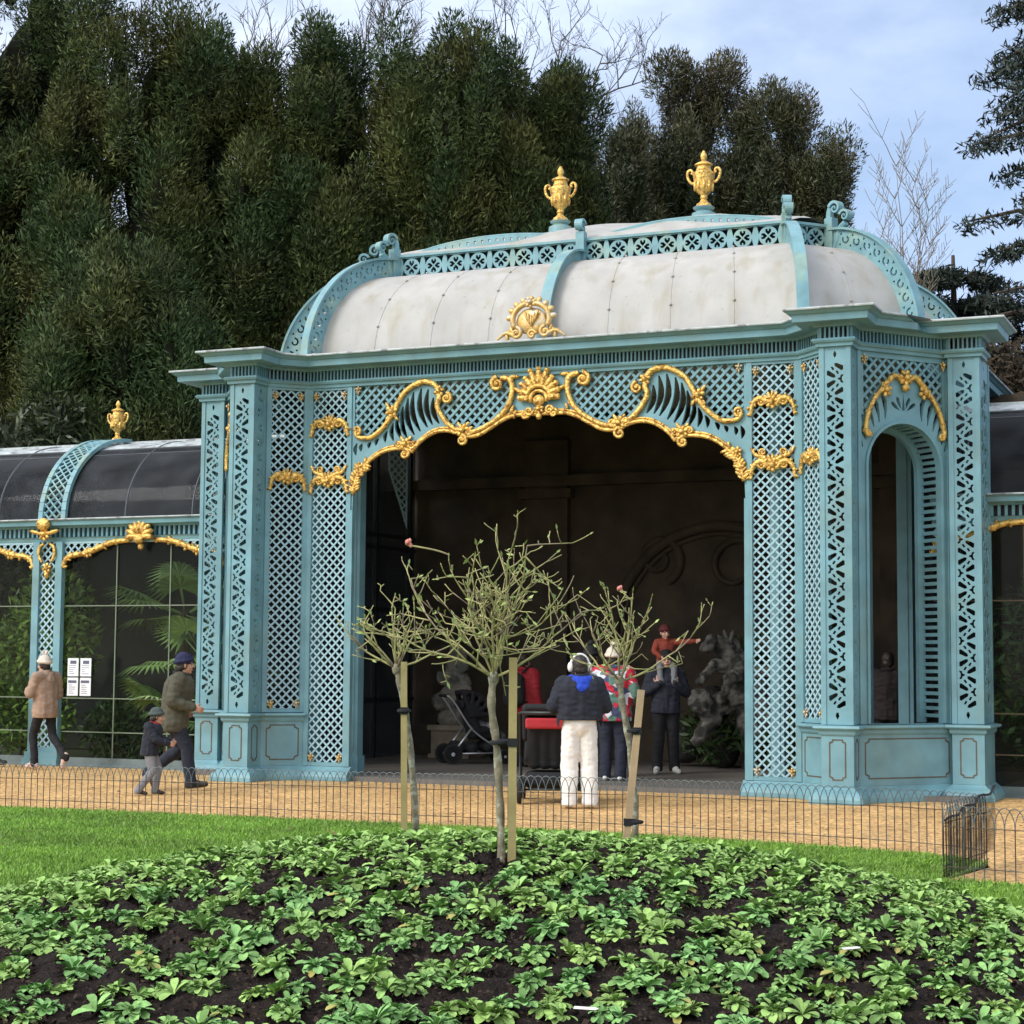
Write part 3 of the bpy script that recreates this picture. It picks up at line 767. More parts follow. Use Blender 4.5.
# ---- inside: rear posts behind the lattice, inner lattice and dark glazed sides
for s in (1, -1):
    for (x, y, w) in ((2.98, .62, .17), (3.55, .42, .12), (3.95, 1.2, .15), (4.16, 2.75, .20)):
        mb = MB(); mb.box(s*x-w/2, s*x+w/2, y-.08, y+.08, .06, 5.5); mb.box(s*x-w/2-.02, s*x+w/2+.02, y-.1, y+.1, .06, .3); mb.box(s*x-w*.2, s*x+w*.2, y-.095, y-.078, .4, 5.2)
        mb.build('inner_post', PAINT, pav)
for s in (1, -1):
    mb = MB(); x = s*4.62
    for y in (1.9, 3.1, 4.3, 5.5): mb.box(x-.04, x+.04, y-.04, y+.04, .06, 5.4)
    for z in (.95, 2.4, 3.4, 3.6): mb.box(x-.03, x+.03, 1.4, 5.7, z, z+.06)
    sc_ = mb.build('side_screen', BLACK_METAL_GAP, pav)
    mb = MB(); mb.box(x-.006, x+.006, 1.4, 5.7, .06, 5.4); mb.build('screen_glass', GLASS_ROOF, sc_)
mb = MB(); M, L = frame((-4.55, 4.6), (-4.36, 4.9)); IL = [(0,5.3),(L,5.3),(L,3.75),(L*.6,4.15),(0,4.7)]
mb.lattice([IL], .09, .022, .012, M); mb.plate([IL, [(L*.05,5.26),(L*.93,5.26),(L*.93,3.9),(L*.6,4.22),(L*.05,4.73)]], .02, M, .004); mb.build('inner_lattice', PAINT_PALE, pav)
# ================================================================== AVIARY WINGS
LEAF_DARK = mat('evergreen_leaf', (.045, .085, .022), .5, var=.25, scale=1.2, island=.45)
LEAF_MID = mat('shrub_leaf', (.16, .25, .05), .5, var=.25, scale=1.5, island=.45)
PALM_LEAF = mat('palm_leaf', (.25, .36, .14), .45, var=.2, scale=2, island=.3)
KERB = mat('grey_green_kerb', (.13, .17, .17), .6, var=.2)
MATS_PALE = mat('pale_green_bar', (.16, .20, .14), .6, var=.1)
BARK = mat('brown_bark', (.085, .062, .045), .9, var=.3, scale=9, bump=.6, bscale=30, bdist=.02)
PAPER = mat('white_paper', (.78, .79, .82), .6, var=.03)
INK = mat('grey_print', (.10, .11, .16), .6, var=.1)

def wing(label, s, YW, xin, xout, pil, shells):
    """s: side; runs from xin (at the pavilion) outwards to xout"""
    w = thing('aviary_wing', label, 'aviary', (0, 0, 0))
    xa, xb = min(xin, xout), max(xin, xout)
    mb = MB(); mb.box(xa, xb, YW-.08, YW+.10, -.01, .03); mb.box(xa, xb, YW-.04, YW+.06, .03, .13); mb.build('kerb', KERB, w)
    path = [(xa, YW), (xb, YW)]
    mb = MB(); sweep(mb, path, [(-.12,3.565),(.05,3.565),(.07,3.58),(.16,3.60),(.17,3.655),(.20,3.675),(-.12,3.70)])
    sweep(mb, path, [(-.10,3.36),(.03,3.36),(.04,3.40),(.06,3.425),(-.10,3.435)])
    lc = mb.build('wing_cornice', PAINT, w)
    mb = MB(); sweep(mb, path, [(-.12,3.702),(.205,3.678),(.21,3.69),(.20,3.70),(-.12,3.73)]); mb.build('cornice_flashing', WHITE_EDGE, lc)
    mb = MB(); M, L = frame((xa, YW), (xb, YW)); k = int(L/.085)
    for j in range(k):
        u = (j+.5)*L/k; mb.box(u-.018, u+.018, 3.433, 3.567, -.03, .02, M)
    mb.build('dentil_band', PAINT, lc); mb = MB(); mb.box(0, L, 3.43, 3.57, -.11, -.09, M); mb.build('dentil_gap_shade', BLACK_METAL_GAP, lc)  # black strip painted in as the dark between the wing dentils
    # pilasters with lattice
    edges = sorted([xin]+[p for p in pil]+[xout])
    for x in pil:
        M, L = frame((x-.27, YW-.05), (x+.27, YW-.05)); mb = MB()
        for a, b in ((0, .12), (.42, .54)): mb.box(a, b, .20, 3.36, -.06, .03, M)
        mb.box(.12, .42, .20, .27, -.05, .02, M)
        mb.box(-.05, .59, 0, .10, -.10, .10, M); mb.box(-.03, .57, .10, .20, -.08, .06, M)
        p = mb.build('pilaster', PAINT, w)
        mb = MB(); mb.lattice([rect(.11, .43, .26, 3.36)], .088, .026, .014, M, -.01); mb.build('lattice', PAINT_PALE, p)
        mb = MB(); flower(mb, (.27, 3.47), .11, M, .12, 7); flower(mb, (.27, 2.96), .09, M, .04, 6)
        for sg in (1, -1):
            gtube(mb, spline([(.27+sg*.05,3.33),(.27+sg*.13,3.28),(.27+sg*.14,3.15),(.27+sg*.08,3.05)], 4), [.02,.028,.02], M, .05)
            mb.ell((.27+sg*.16, 3.50, .12), (.12, .035, .04), 8, 5, M, Matrix.Rotation(sg*.25, 3, 'Z'))
        mb.ell((.27, 3.62, .15), (.13, .10, .06), 10, 6, M); mb.ell((.27, 2.86, .03), (.05, .06, .04), 8, 5, M)
        mb.build('gilded_ornament', GOLD, p, True)
        # latticed rib over the pilaster
        mb = MB(); q = []
        for i in range(17):
            a = PI/2*i/16; q.append((YW+.05+1.62*(1-math.cos(a)), 3.70+1.36*math.sin(a)))
        for i in range(16):
            y0, z0, y1, z1 = *q[i], *q[i+1]
            ny, nz = -(z1-z0), (y1-y0); L_ = math.hypot(ny, nz); ny, nz = ny/L_, nz/L_
            for xa_, xb_ in ((x-.25, x-.17), (x+.17, x+.25)):
                vs = [(xx, y+ny*o, z+nz*o) for (y, z) in ((y0, z0), (y1, z1)) for xx in (xa_, xb_) for o in (0, .06)]
                mb.add(vs, [(0,2,3,1),(4,5,7,6),(1,3,7,5),(0,4,6,2),(0,1,5,4),(2,6,7,3)])
        for c in np.arange(-.6, 3.2, .14):
            for sg in (1, -1):
                pts = []
                for k in range(7):
                    u = -.17+.34*k/6; t = c+sg*u*1.0
                    if 0 <= t <= 2.3:
                        i = t/2.3*15.99; j = int(i); f = i-j
                        y = q[j][0]+(q[j+1][0]-q[j][0])*f; z = q[j][1]+(q[j+1][1]-q[j][1])*f
                        a = PI/2*i/16; pts.append((x+u, y-.035*math.cos(a), z+.035*math.sin(a)))
                if len(pts) > 1: mb.tube(pts, .017, 4)
        mb.build('latticed_rib', PAINT_ROOF, w)
        urn(w, (x, YW+1.62, 5.10), .82, False)
    # glazed roof
    mb = MB(); fr = MB(); ridge = MB()
    def rp(a): return (YW+.06+1.58*(1-math.cos(a)), 3.70+1.32*math.sin(a))
    n = 12; vs, fs = [], []
    for i in range(n+1):
        y, z = rp(PI/2*i/n*.66); vs += [(xa, y, z), (xb, y, z)]
    for i in range(n): fs.append((2*i, 2*i+1, 2*i+3, 2*i+2))
    mb.add(vs, fs); mb.build('roof_glazing', GLASS_ROOF, w, True)
    x = xa+.4
    while x < xb:
        fr.tube([(x, *rp(PI/2*i/14)) for i in range(15)], .014, 5); x += 1.18
    fr.tube([(xa, *rp(PI/2*.66)), (xb, *rp(PI/2*.66))], .02, 5); fr.tube([(xa, *rp(PI/2*.58)), (xb, *rp(PI/2*.58))], .008, 4)
    fr.build('glazing_bar', GREY_METAL, w)
    vs, fs = [], []
    for i in range(5):
        y, z = rp(PI/2*(.66+.34*i/4)); vs += [(xa, y, z), (xb, y, z)]
    for i in range(4): fs.append((2*i, 2*i+1, 2*i+3, 2*i+2))
    ridge.add(vs, fs); y, z = rp(PI/2); ridge.box(xa, xb, y-.05, y+.1, z-.01, z+.05); ridge.build('roof_ridge', WHITE_EDGE, w)
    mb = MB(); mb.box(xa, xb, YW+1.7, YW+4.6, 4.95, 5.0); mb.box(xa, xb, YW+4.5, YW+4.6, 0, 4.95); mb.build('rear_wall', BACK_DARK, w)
    # bays
    bounds = []
    e = sorted(pil); xs = [xa]+[v for p in e for v in (p-.27, p+.27)]+[xb]
    for i in range(0, len(xs)-1, 2): bounds.append((xs[i], xs[i+1]))
    for (a, b) in bounds:
        if b-a < .3: continue
        mb = MB()
        for z in (.51, 1.01, 2.39): mb.box(a, b, YW-.010, YW+.010, z-.008, z+.008)
        m_ = max(1, round((b-a)/1.1))
        for j in range(1, m_): u = a+(b-a)*j/m_; mb.box(u-.008, u+.008, YW-.008, YW+.008, .13, 3.36)
        g = mb.build('glazing_frame', DARK_LINE if s > 0 else MATS_PALE, w)
        mb = MB(); mb.box(a, b, YW+.014, YW+.02, .13, 3.36); mb.build('glass_pane', GLASS, g)
        # lattice valance and gilded swag
        c = (a+b)/2; W = b-a; M, _ = frame((a, YW-.03), (b, YW-.03))
        sw = [(0,2.96),(.06,3.10),(.18,3.15),(.36,3.17),(.52,3.21),(.72,3.28),(.92,3.34),(W/2-.22,3.36)]
        sw = [(x_*(W/2-.2)/max(W/2-.2, .92) if x_ > 0 else 0, z_) for x_, z_ in sw]
        sw = spline(sw, 4); full = sw+[(W-x_, z_) for x_, z_ in sw[::-1]]
        mb = MB(); mb.lattice([[(0, 3.37)]+full+[(W, 3.37)]], .088, .024, .012, M, -.01); mb.box(0, W, 3.33, 3.37, -.04, -.005, M); v_ = mb.build('valance_lattice', PAINT_PALE, w)
        mb = MB()
        for S in (lambda P: P, lambda P: [(W-x_, z_) for x_, z_ in P]):
            p = S(sw); gtube(mb, p, [.03,.042,.042,.045,.045,.036], M, .025); leafrow(mb, p, .08, M, 1, .025, 3); leafrow(mb, p, .08, M, -1, .025, 4)
            flower(mb, S([(.46, 3.19)])[0], .085, M, .03, 6)
        x_ = W/2
        for k in range(9):
            an = PI/2+(k-4)*.42; mb.ell((x_+.14*math.cos(an), 3.42+.14*math.sin(an), .10), (.12, .05, .05), 8, 5, M, Matrix.Rotation(an, 3, 'Z'))
        mb.ell((x_, 3.37, .11), (.10, .08, .06), 9, 6, M); mb.ell((x_, 3.26, .06), (.05, .06, .04), 8, 5, M)
        mb.build('gilded_swag', GOLD, v_, True)
    return w
wing('blue green aviary wing left of the pavilion with dark glass barrel roof and pilaster', -1, .95, -5.3, -14.6, [-8.42, -11.6], None)
wing('blue green aviary wing right of the pavilion partly cut by the picture edge', 1, 1.3, 4.78, 12.4, [8.35, 11.5], None)

# notices taped inside the glass of the left wing
k = 0
for i, (x, lab) in enumerate(((-7.93, 'first'), (-7.70, 'second'))):
    for j, z in enumerate((1.47, 1.18)):
        labs = {(0,0): 'white printed sheet on the wing glass, upper one nearer the lattice pilaster', (1,0): 'white printed sheet on the wing glass, upper one farther from the pilaster',
                (0,1): 'white printed sheet on the wing glass, lower one nearer the lattice pilaster', (1,1): 'white printed sheet on the wing glass, lower one farther from the pilaster'}
        n = thing('notice_sheet', labs[(i, j)], 'notice', (x, .925, z), 0, 'notices on the aviary glass')
        mb = MB(); mb.box(-.098, .098, -.002, .002, -.135, .135); mb.build('paper', PAPER, n)
        mb = MB(); rnd = random.Random(i*2+j)
        if j == 0: mb.box(-.05, .06, -.004, -.0025, .05, .10)
        else: mb.box(-.08, .07, -.004, -.0025, .055, .095)
        for q in range(5): mb.box(-.07, -.07+.05+.09*rnd.random(), -.004, -.0025, .02-q*.03, .027-q*.03)
        mb.build('printing', INK, n)

# ------------------------------------------------------------------ plants inside the wings
def leafy(n, lobes, L, W, up=.3, jit=.6, rng=None, shell=.55, rmax=1.05, pw=.6):
    """leaf-sized quads spread through ellipsoid lobes [(cx,cy,cz,rx,ry,rz)]"""
    rng = rng or np.random.default_rng(3); lobes = np.array(lobes, float)
    wts = (lobes[:,3]*lobes[:,5]+lobes[:,4]*lobes[:,5]); wts /= wts.sum()
    idx = rng.choice(len(lobes), n, p=wts); lo = lobes[idx]
    d = rng.normal(size=(n,3)); d /= np.linalg.norm(d, axis=1)[:,None]
    r = shell+(rmax-shell)*rng.random(n)**pw
    p = lo[:,:3]+d*lo[:,3:]*r[:,None]
    nrm = d/lo[:,3:]; nrm /= np.linalg.norm(nrm, axis=1)[:,None]
    a = nrm+np.array([0,0,up])+rng.normal(size=(n,3))*jit; a /= np.linalg.norm(a, axis=1)[:,None]
    b = np.cross(a, rng.normal(size=(n,3))); b /= np.linalg.norm(b, axis=1)[:,None]
    l = L*(.6+.8*rng.random(n))[:,None]; w = W*(.6+.8*rng.random(n))[:,None]
    return np.stack([p-a*l*.5, p+b*w*.5, p+a*l*.5, p-b*w*.5], axis=1)
def fan_palm(x, y, h, n, size, label, seed, group=None):
    rnd = random.Random(seed)
    t = thing('fan_palm', label, 'palm', (x, y, 0), rnd.random()*6, group)
    mb = MB(); mb.tube([(0,0,0),(.02,.01,h*.5),(0,.03,h)], [.10,.09,.085], 8); mb.build('trunk', BARK, t)
    for i in range(n):
        az = 2*PI*i/n+rnd.random()*.5; el = rnd.uniform(-.3, .9); ln = size*rnd.uniform(.7, 1.0)
        c = Vector((math.cos(az)*math.cos(el), math.sin(az)*math.cos(el), math.sin(el)))*ln+Vector((0,0,h))
        mb = MB(); mb.tube([(0,.02,h-.05), tuple(c)], .012, 4)
        out = (c-Vector((0,0,h))).normalized(); side = out.cross(Vector((0,0,1))).normalized(); upv = side.cross(out)
        m = 22
        for k in range(m):
            a = -2.1+4.2*k/(m-1); d = out*math.cos(a)+side*math.sin(a); L = size*.75*(1-.12*abs(a))
            w = Vector(d).cross(upv).normalized()*.030; tip = c+d*L-Vector((0,0,1))*L*.28; mid = c+d*L*.55-Vector((0,0,1))*L*.02
            mb.add([c, mid+w+upv*.0, tip, mid-w], [(0,1,2,3)])
        mb.build('frond', PALM_LEAF, t)
    return t
fan_palm(-6.35, 2.2, 1.55, 11, .85, 'green fan palm behind the wing glass beside the pavilion corner', 4, 'palms in the aviary')
fan_palm(-7.25, 2.9, 2.35, 12, .9, 'tall fan palm behind the wing glass, between pilaster and second palm', 9, 'palms in the aviary')
fan_palm(-6.75, 1.75, .75, 9, .7, 'short fan palm with arching fronds low behind the wing glass', 14, 'palms in the aviary')
def shrub(name, label, loc, lobes, n, L, W, m, cat='shrub', group=None, seed=1, stems=3):
    t = thing(name, label, cat, loc, 0, group); rng = np.random.default_rng(seed)
    quads('foliage', leafy(n, lobes, L, W, .2, .8, rng, .2), m, t)
    mb = MB()
    for k in range(stems):
        a = 6.28*k/stems; e = lobes[k % len(lobes)]
        mb.tube([(.08*math.cos(a), .08*math.sin(a), 0), (e[0]*.5, e[1]*.5, e[2]*.5), (e[0], e[1], e[2])], [.03, .02, .01], 5)
    mb.build('stem', BARK, t); return t
shrub('leafy_shrub', 'bright leafy shrub filling the glass bay at the far left edge', (-9.7, 2.1, 0), [(-.5,0,1.2,.8,.6,1.1),(.3,.2,1.9,.8,.7,1.2),(.1,-.2,.7,.9,.5,.6)], 5200, .16, .055, LEAF_MID, seed=5)
shrub('leafy_shrub', 'low dark shrub at the foot of the wing glass by the pilaster', (-7.9, 2.0, 0), [(0,0,.5,.6,.45,.5),(.5,.2,.4,.5,.4,.4)], 1500, .15, .05, LEAF_DARK, seed=6)
shrub('leafy_shrub', 'low dark shrub behind the glass, beside the walking man', (-6.2, 2.6, 0), [(0,0,.45,.7,.45,.45),(-.5,.2,.7,.5,.4,.6)], 1800, .15, .05, LEAF_DARK, seed=7)
shrub('leafy_shrub', 'dark climbing shrub filling the glass bay right of the pavilion', (6.3, 2.2, 0), [(0,0,1.5,1.1,.5,1.4),(.6,.1,.8,.9,.5,.8)], 4200, .16, .05, LEAF_DARK, seed=8)
# ================================================================== INSIDE THE PAVILION
wl = thing('stone_wall', 'dark carved sandstone wall at the back of the pavilion', 'wall')
YWALL = 5.75
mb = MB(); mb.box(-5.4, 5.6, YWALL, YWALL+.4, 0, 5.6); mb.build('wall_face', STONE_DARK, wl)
M, L = frame((-5.4, YWALL), (5.6, YWALL))
def ux(x): return x+5.4
mb = MB()
for x, w in ((-2.2, .75), (3.6, .75)):
    mb.box(ux(x)-w/2, ux(x)+w/2, .06, 5.2, 0, .14, M); mb.box(ux(x)-w/2-.08, ux(x)+w/2+.08, 4.25, 4.40, 0, .22, M)
    for z in (1.2, 1.9, 2.6, 3.3, 3.95): mb.box(ux(x)-w/2-.015, ux(x)+w/2+.015, z, z+.02, 0, .13, M)
mb.box(0, 11, 4.45, 4.62, 0, .18, M); mb.box(0, 11, .06, .55, 0, .10, M)
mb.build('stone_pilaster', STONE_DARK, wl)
mb = MB()
for r, w in ((1.75, .09), (1.62, .04)): mb.tube([(x, y, .03) for x, y in arcpts(ux(.7), 2.0, r, 0, PI, 30)], w, 6, M)
for c, r in (((.95, 3.1), .55), ((-.3, 3.25), .4)):
    v = volute((ux(c[0]), c[1]), r, 1.3, -1.2, 1, 34, .25); mb.tube([(x, y, .03) for x, y in v], [.075*(1-.5*i/len(v)) for i in range(len(v))], 6, M)
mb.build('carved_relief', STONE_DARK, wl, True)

STATUE_SHADED = mat('shaded_grey_stone', (.15, .14, .12), .9, var=.35, scale=7, second=(.035, .035, .03), sscale=6, sthr=(.46, .58), bump=.6, bscale=25)  # darker copy of the statue stone, interior shade put into its colour
# trophy of scrolls on a pedestal, at the left of the back wall
t = thing('stone_sculpture', 'pale stone sculpture of twisting scrolls on a block pedestal', 'sculpture', (-3.55, 5.15, .06))
mb = MB(); mb.box(-.36, .36, -.30, .30, 0, .06); mb.box(-.32, .32, -.27, .27, .06, .44); mb.box(-.37, .37, -.31, .31, .44, .52); mb.build('pedestal', STONE, t)
mb = MB(); rnd = random.Random(3)
pts = spline([(-.18,0,.55),(.12,-.05,.75),(-.10,-.10,.98),(.14,-.05,1.2),(-.06,-.08,1.42),(.10,-.05,1.62),(.0,-.08,1.78)], 5)
mb.tube(pts, [.21,.21,.2,.2,.19,.19,.18,.18,.17,.16,.16,.15,.15,.15,.14,.14,.13,.13,.12,.12,.11,.11,.11,.10,.10,.09,.09,.09,.08,.07,.06][:len(pts)], 9)
mb.ell((0, 0, .6), (.33, .24, .14)); mb.ell((.02, 0, 1.0), (.2, .17, .45))
for c, r in (((-.22,-.14,.88), .13), ((.22,-.16,1.08), .12), ((-.14,-.17,1.28), .11), ((.16,-.15,1.48), .10), ((.02,-.14,1.7), .09), ((.24,-.15,.72), .13)):
    v = volute((c[0], c[2]), r, 1.2, rnd.random()*6, 1, 16, .2); mb.tube([(x, c[1], z) for x, z in v], .045, 6); mb.ell(c, r*.45)
blob('carving', mb, .018, STATUE, t, 1, .5, .016, 14)

# rock grotto and the rearing stone creature, right of the man with the child
t = thing('rock_grotto', 'heap of dark wet rock with ferns inside the pavilion', 'rockwork', (1.75, 4.75, .06))
mb = MB(); rnd = random.Random(8)
for k in range(38):
    a = rnd.uniform(-1.3, 1.6); z = rnd.random()**1.3*1.5; w = .75-.28*z
    R = Matrix.Rotation(rnd.random()*3, 3, 'Y') @ Matrix.Rotation(rnd.random()*3, 3, 'Z')
    mb.ell((a*w*1.5, rnd.uniform(-.5, .4)*w, z), (rnd.uniform(.22, .4), rnd.uniform(.2, .36), rnd.uniform(.16, .3)), 7, 5, None, R)
blob('rock', mb, .05, ROCK, t, 2)
quads('fern', leafy(1600, [(-.75,-.45,.5,.5,.3,.45),(.35,-.55,.4,.7,.3,.4),(.75,-.2,1.1,.4,.35,.6),(-.2,.0,1.75,.5,.3,.25)], .2, .05, .3, .8, np.random.default_rng(4), .2), LEAF_DARK, t)
t = thing('stone_sculpture', 'grey stone sculpture of a rearing beast rising from the dark rockwork', 'sculpture', (1.42, 4.15, .06))
mb = MB()
mb.cap((.15,.1,1.05), (.0,-.1,1.5), .26, .22); mb.cap((0,-.1,1.5), (-.16,-.16,1.78), .2, .14); mb.cap((-.16,-.16,1.78), (-.26,-.34,1.86), .13, .10); mb.cap((-.26,-.34,1.86), (-.34,-.46,1.74), .10, .07)
for sg in (0, 1): mb.cap((-.12+.08*sg,-.16,1.88), (-.15+.14*sg,-.14,2.02), .035, .015)
for k in range(6): mb.ell((-.05+.03*k, -.05+.02*k, 1.86-.09*k), (.10, .07, .09), 8, 6)
mb.cap((.05,-.2,1.42), (-.22,-.42,1.52), .10, .075); mb.cap((-.22,-.42,1.52), (-.38,-.46,1.32), .07, .05); mb.ell((-.40,-.47,1.28), (.06,.07,.05))
mb.cap((.12,-.2,1.38), (.06,-.5,1.34), .10, .07); mb.cap((.06,-.5,1.34), (-.02,-.55,1.14), .065, .05); mb.ell((-.03,-.56,1.10), (.06,.07,.05))
for p, q in (((.1,.05,1.6), (.42,-.02,1.84)), ((.42,-.02,1.84), (.66,.0,1.70))): mb.cap(p, q, .09, .06)
mb.cap((.2,0,1.45), (.62,-.1,1.42), .12, .06)
mb.cap((-.42,-.35,.95), (-.3,-.2,.75), .16, .12); mb.cap((-.3,-.2,.75), (-.52,-.3,.42), .13, .08); mb.ell((-.45,-.35,1.0), (.17,.13,.17)); mb.cap((-.3,-.15,.9), (.1,0,1.1), .15, .2)
mb.cap((.2,.1,1.1), (.3,.15,.7), .28, .34)
for k in range(8):
    rnd_ = random.Random(k); mb.ell((rnd_.uniform(-.35,.55), rnd_.uniform(-.35,.1), rnd_.uniform(.55,1.75)), (rnd_.uniform(.05,.12), rnd_.uniform(.05,.1), rnd_.uniform(.05,.14)), 8, 6, None, Matrix.Rotation(rnd_.random()*3, 3, 'Y'))
blob('carving', mb, .02, STATUE_SHADED, t, 1, .5, .028, 9)
# ================================================================== PEOPLE
SKIN = mat('light_skin', (.56, .32, .235), .5, var=.06, scale=12)
SKIN2 = mat('tan_skin', (.50, .28, .19), .5, var=.06, scale=12)
EYE = mat('dark_eye', (.02, .016, .014), .2, var=0)
HAIR = mat('dark_brown_hair', (.022, .015, .011), .5, var=.3, scale=30, bump=.3, bscale=80)
def cloth(name, c, rough=.85, **k): return mat(name, c, rough, var=k.pop('var', .12), scale=k.pop('scale', 7), bump=k.pop('bump', .35), bscale=k.pop('bscale', 22), bdist=.02, **k)
NAVY = cloth('navy_padded_cloth', (.012, .015, .026)); BLACKC = cloth('black_cloth', (.009, .009, .011)); OLIVE = cloth('olive_waxed_cloth', (.070, .066, .042))
TAN = cloth('tan_coat_cloth', (.34, .23, .165)); CREAM = cloth('cream_knit', (.62, .54, .46), bscale=60); GREY = cloth('grey_cotton', (.20, .20, .215)); WHITEC = cloth('white_cotton', (.74, .72, .68), var=.06)
REDC = cloth('red_cloth', (.30, .014, .022)); RUST = cloth('rust_red_cloth', (.26, .045, .025)); ROYAL = cloth('royal_blue_lining', (.012, .05, .42)); DARKGREEN = cloth('grey_green_knit', (.055, .075, .07), bscale=60)
NAVYKNIT = cloth('navy_knit', (.012, .014, .055), bscale=60); WHITEP = mat('white_plastic', (.78, .75, .70), .4, var=.04); SHOE_W = mat('pale_shoe_leather', (.62, .60, .55), .6, var=.1); SHOE_D = mat('dark_shoe_leather', (.022, .018, .014), .55, var=.2)
PINKSHOE = mat('pale_pink_shoe', (.58, .42, .36), .6, var=.1)
def print_cloth():
    m = cloth('red_patterned_ski_cloth', (.48, .02, .045)); nt = m.node_tree; L = nt.links; bs = nt.nodes['Principled BSDF']
    src = bs.inputs['Base Color'].links[0].from_socket; tc = nd(nt, 'ShaderNodeTexCoord')
    for i, (c, lo) in enumerate((((.05, .06, .12), .50), ((.55, .56, .62), .62), ((.10, .20, .16), .66))):
        v = nd(nt, 'ShaderNodeTexVoronoi'); v.inputs['Scale'].default_value = 7+i*2; mp = nd(nt, 'ShaderNodeMapping'); mp.inputs['Location'].default_value = (i*3.1, i, 0); mp.inputs['Rotation'].default_value = (.5, .9, .4)
        L.new(tc.outputs['Object'], mp.inputs[0]); L.new(mp.outputs[0], v.inputs['Vector'])
        sp_ = nd(nt, 'ShaderNodeSeparateColor'); L.new(v.outputs['Color'], sp_.inputs[0])
        r = nd(nt, 'ShaderNodeMath', operation='GREATER_THAN'); r.inputs[1].default_value = lo+.08; L.new(sp_.outputs[i], r.inputs[0])
        mx = nd(nt, 'ShaderNodeMix', data_type='RGBA'); L.new(r.outputs[0], mx.inputs['Factor']); L.new(src, mx.inputs[6]); mx.inputs[7].default_value = (*c, 1); src = mx.outputs[2]
    L.new(src, bs.inputs['Base Color']); return m
SKIJ = print_cloth()

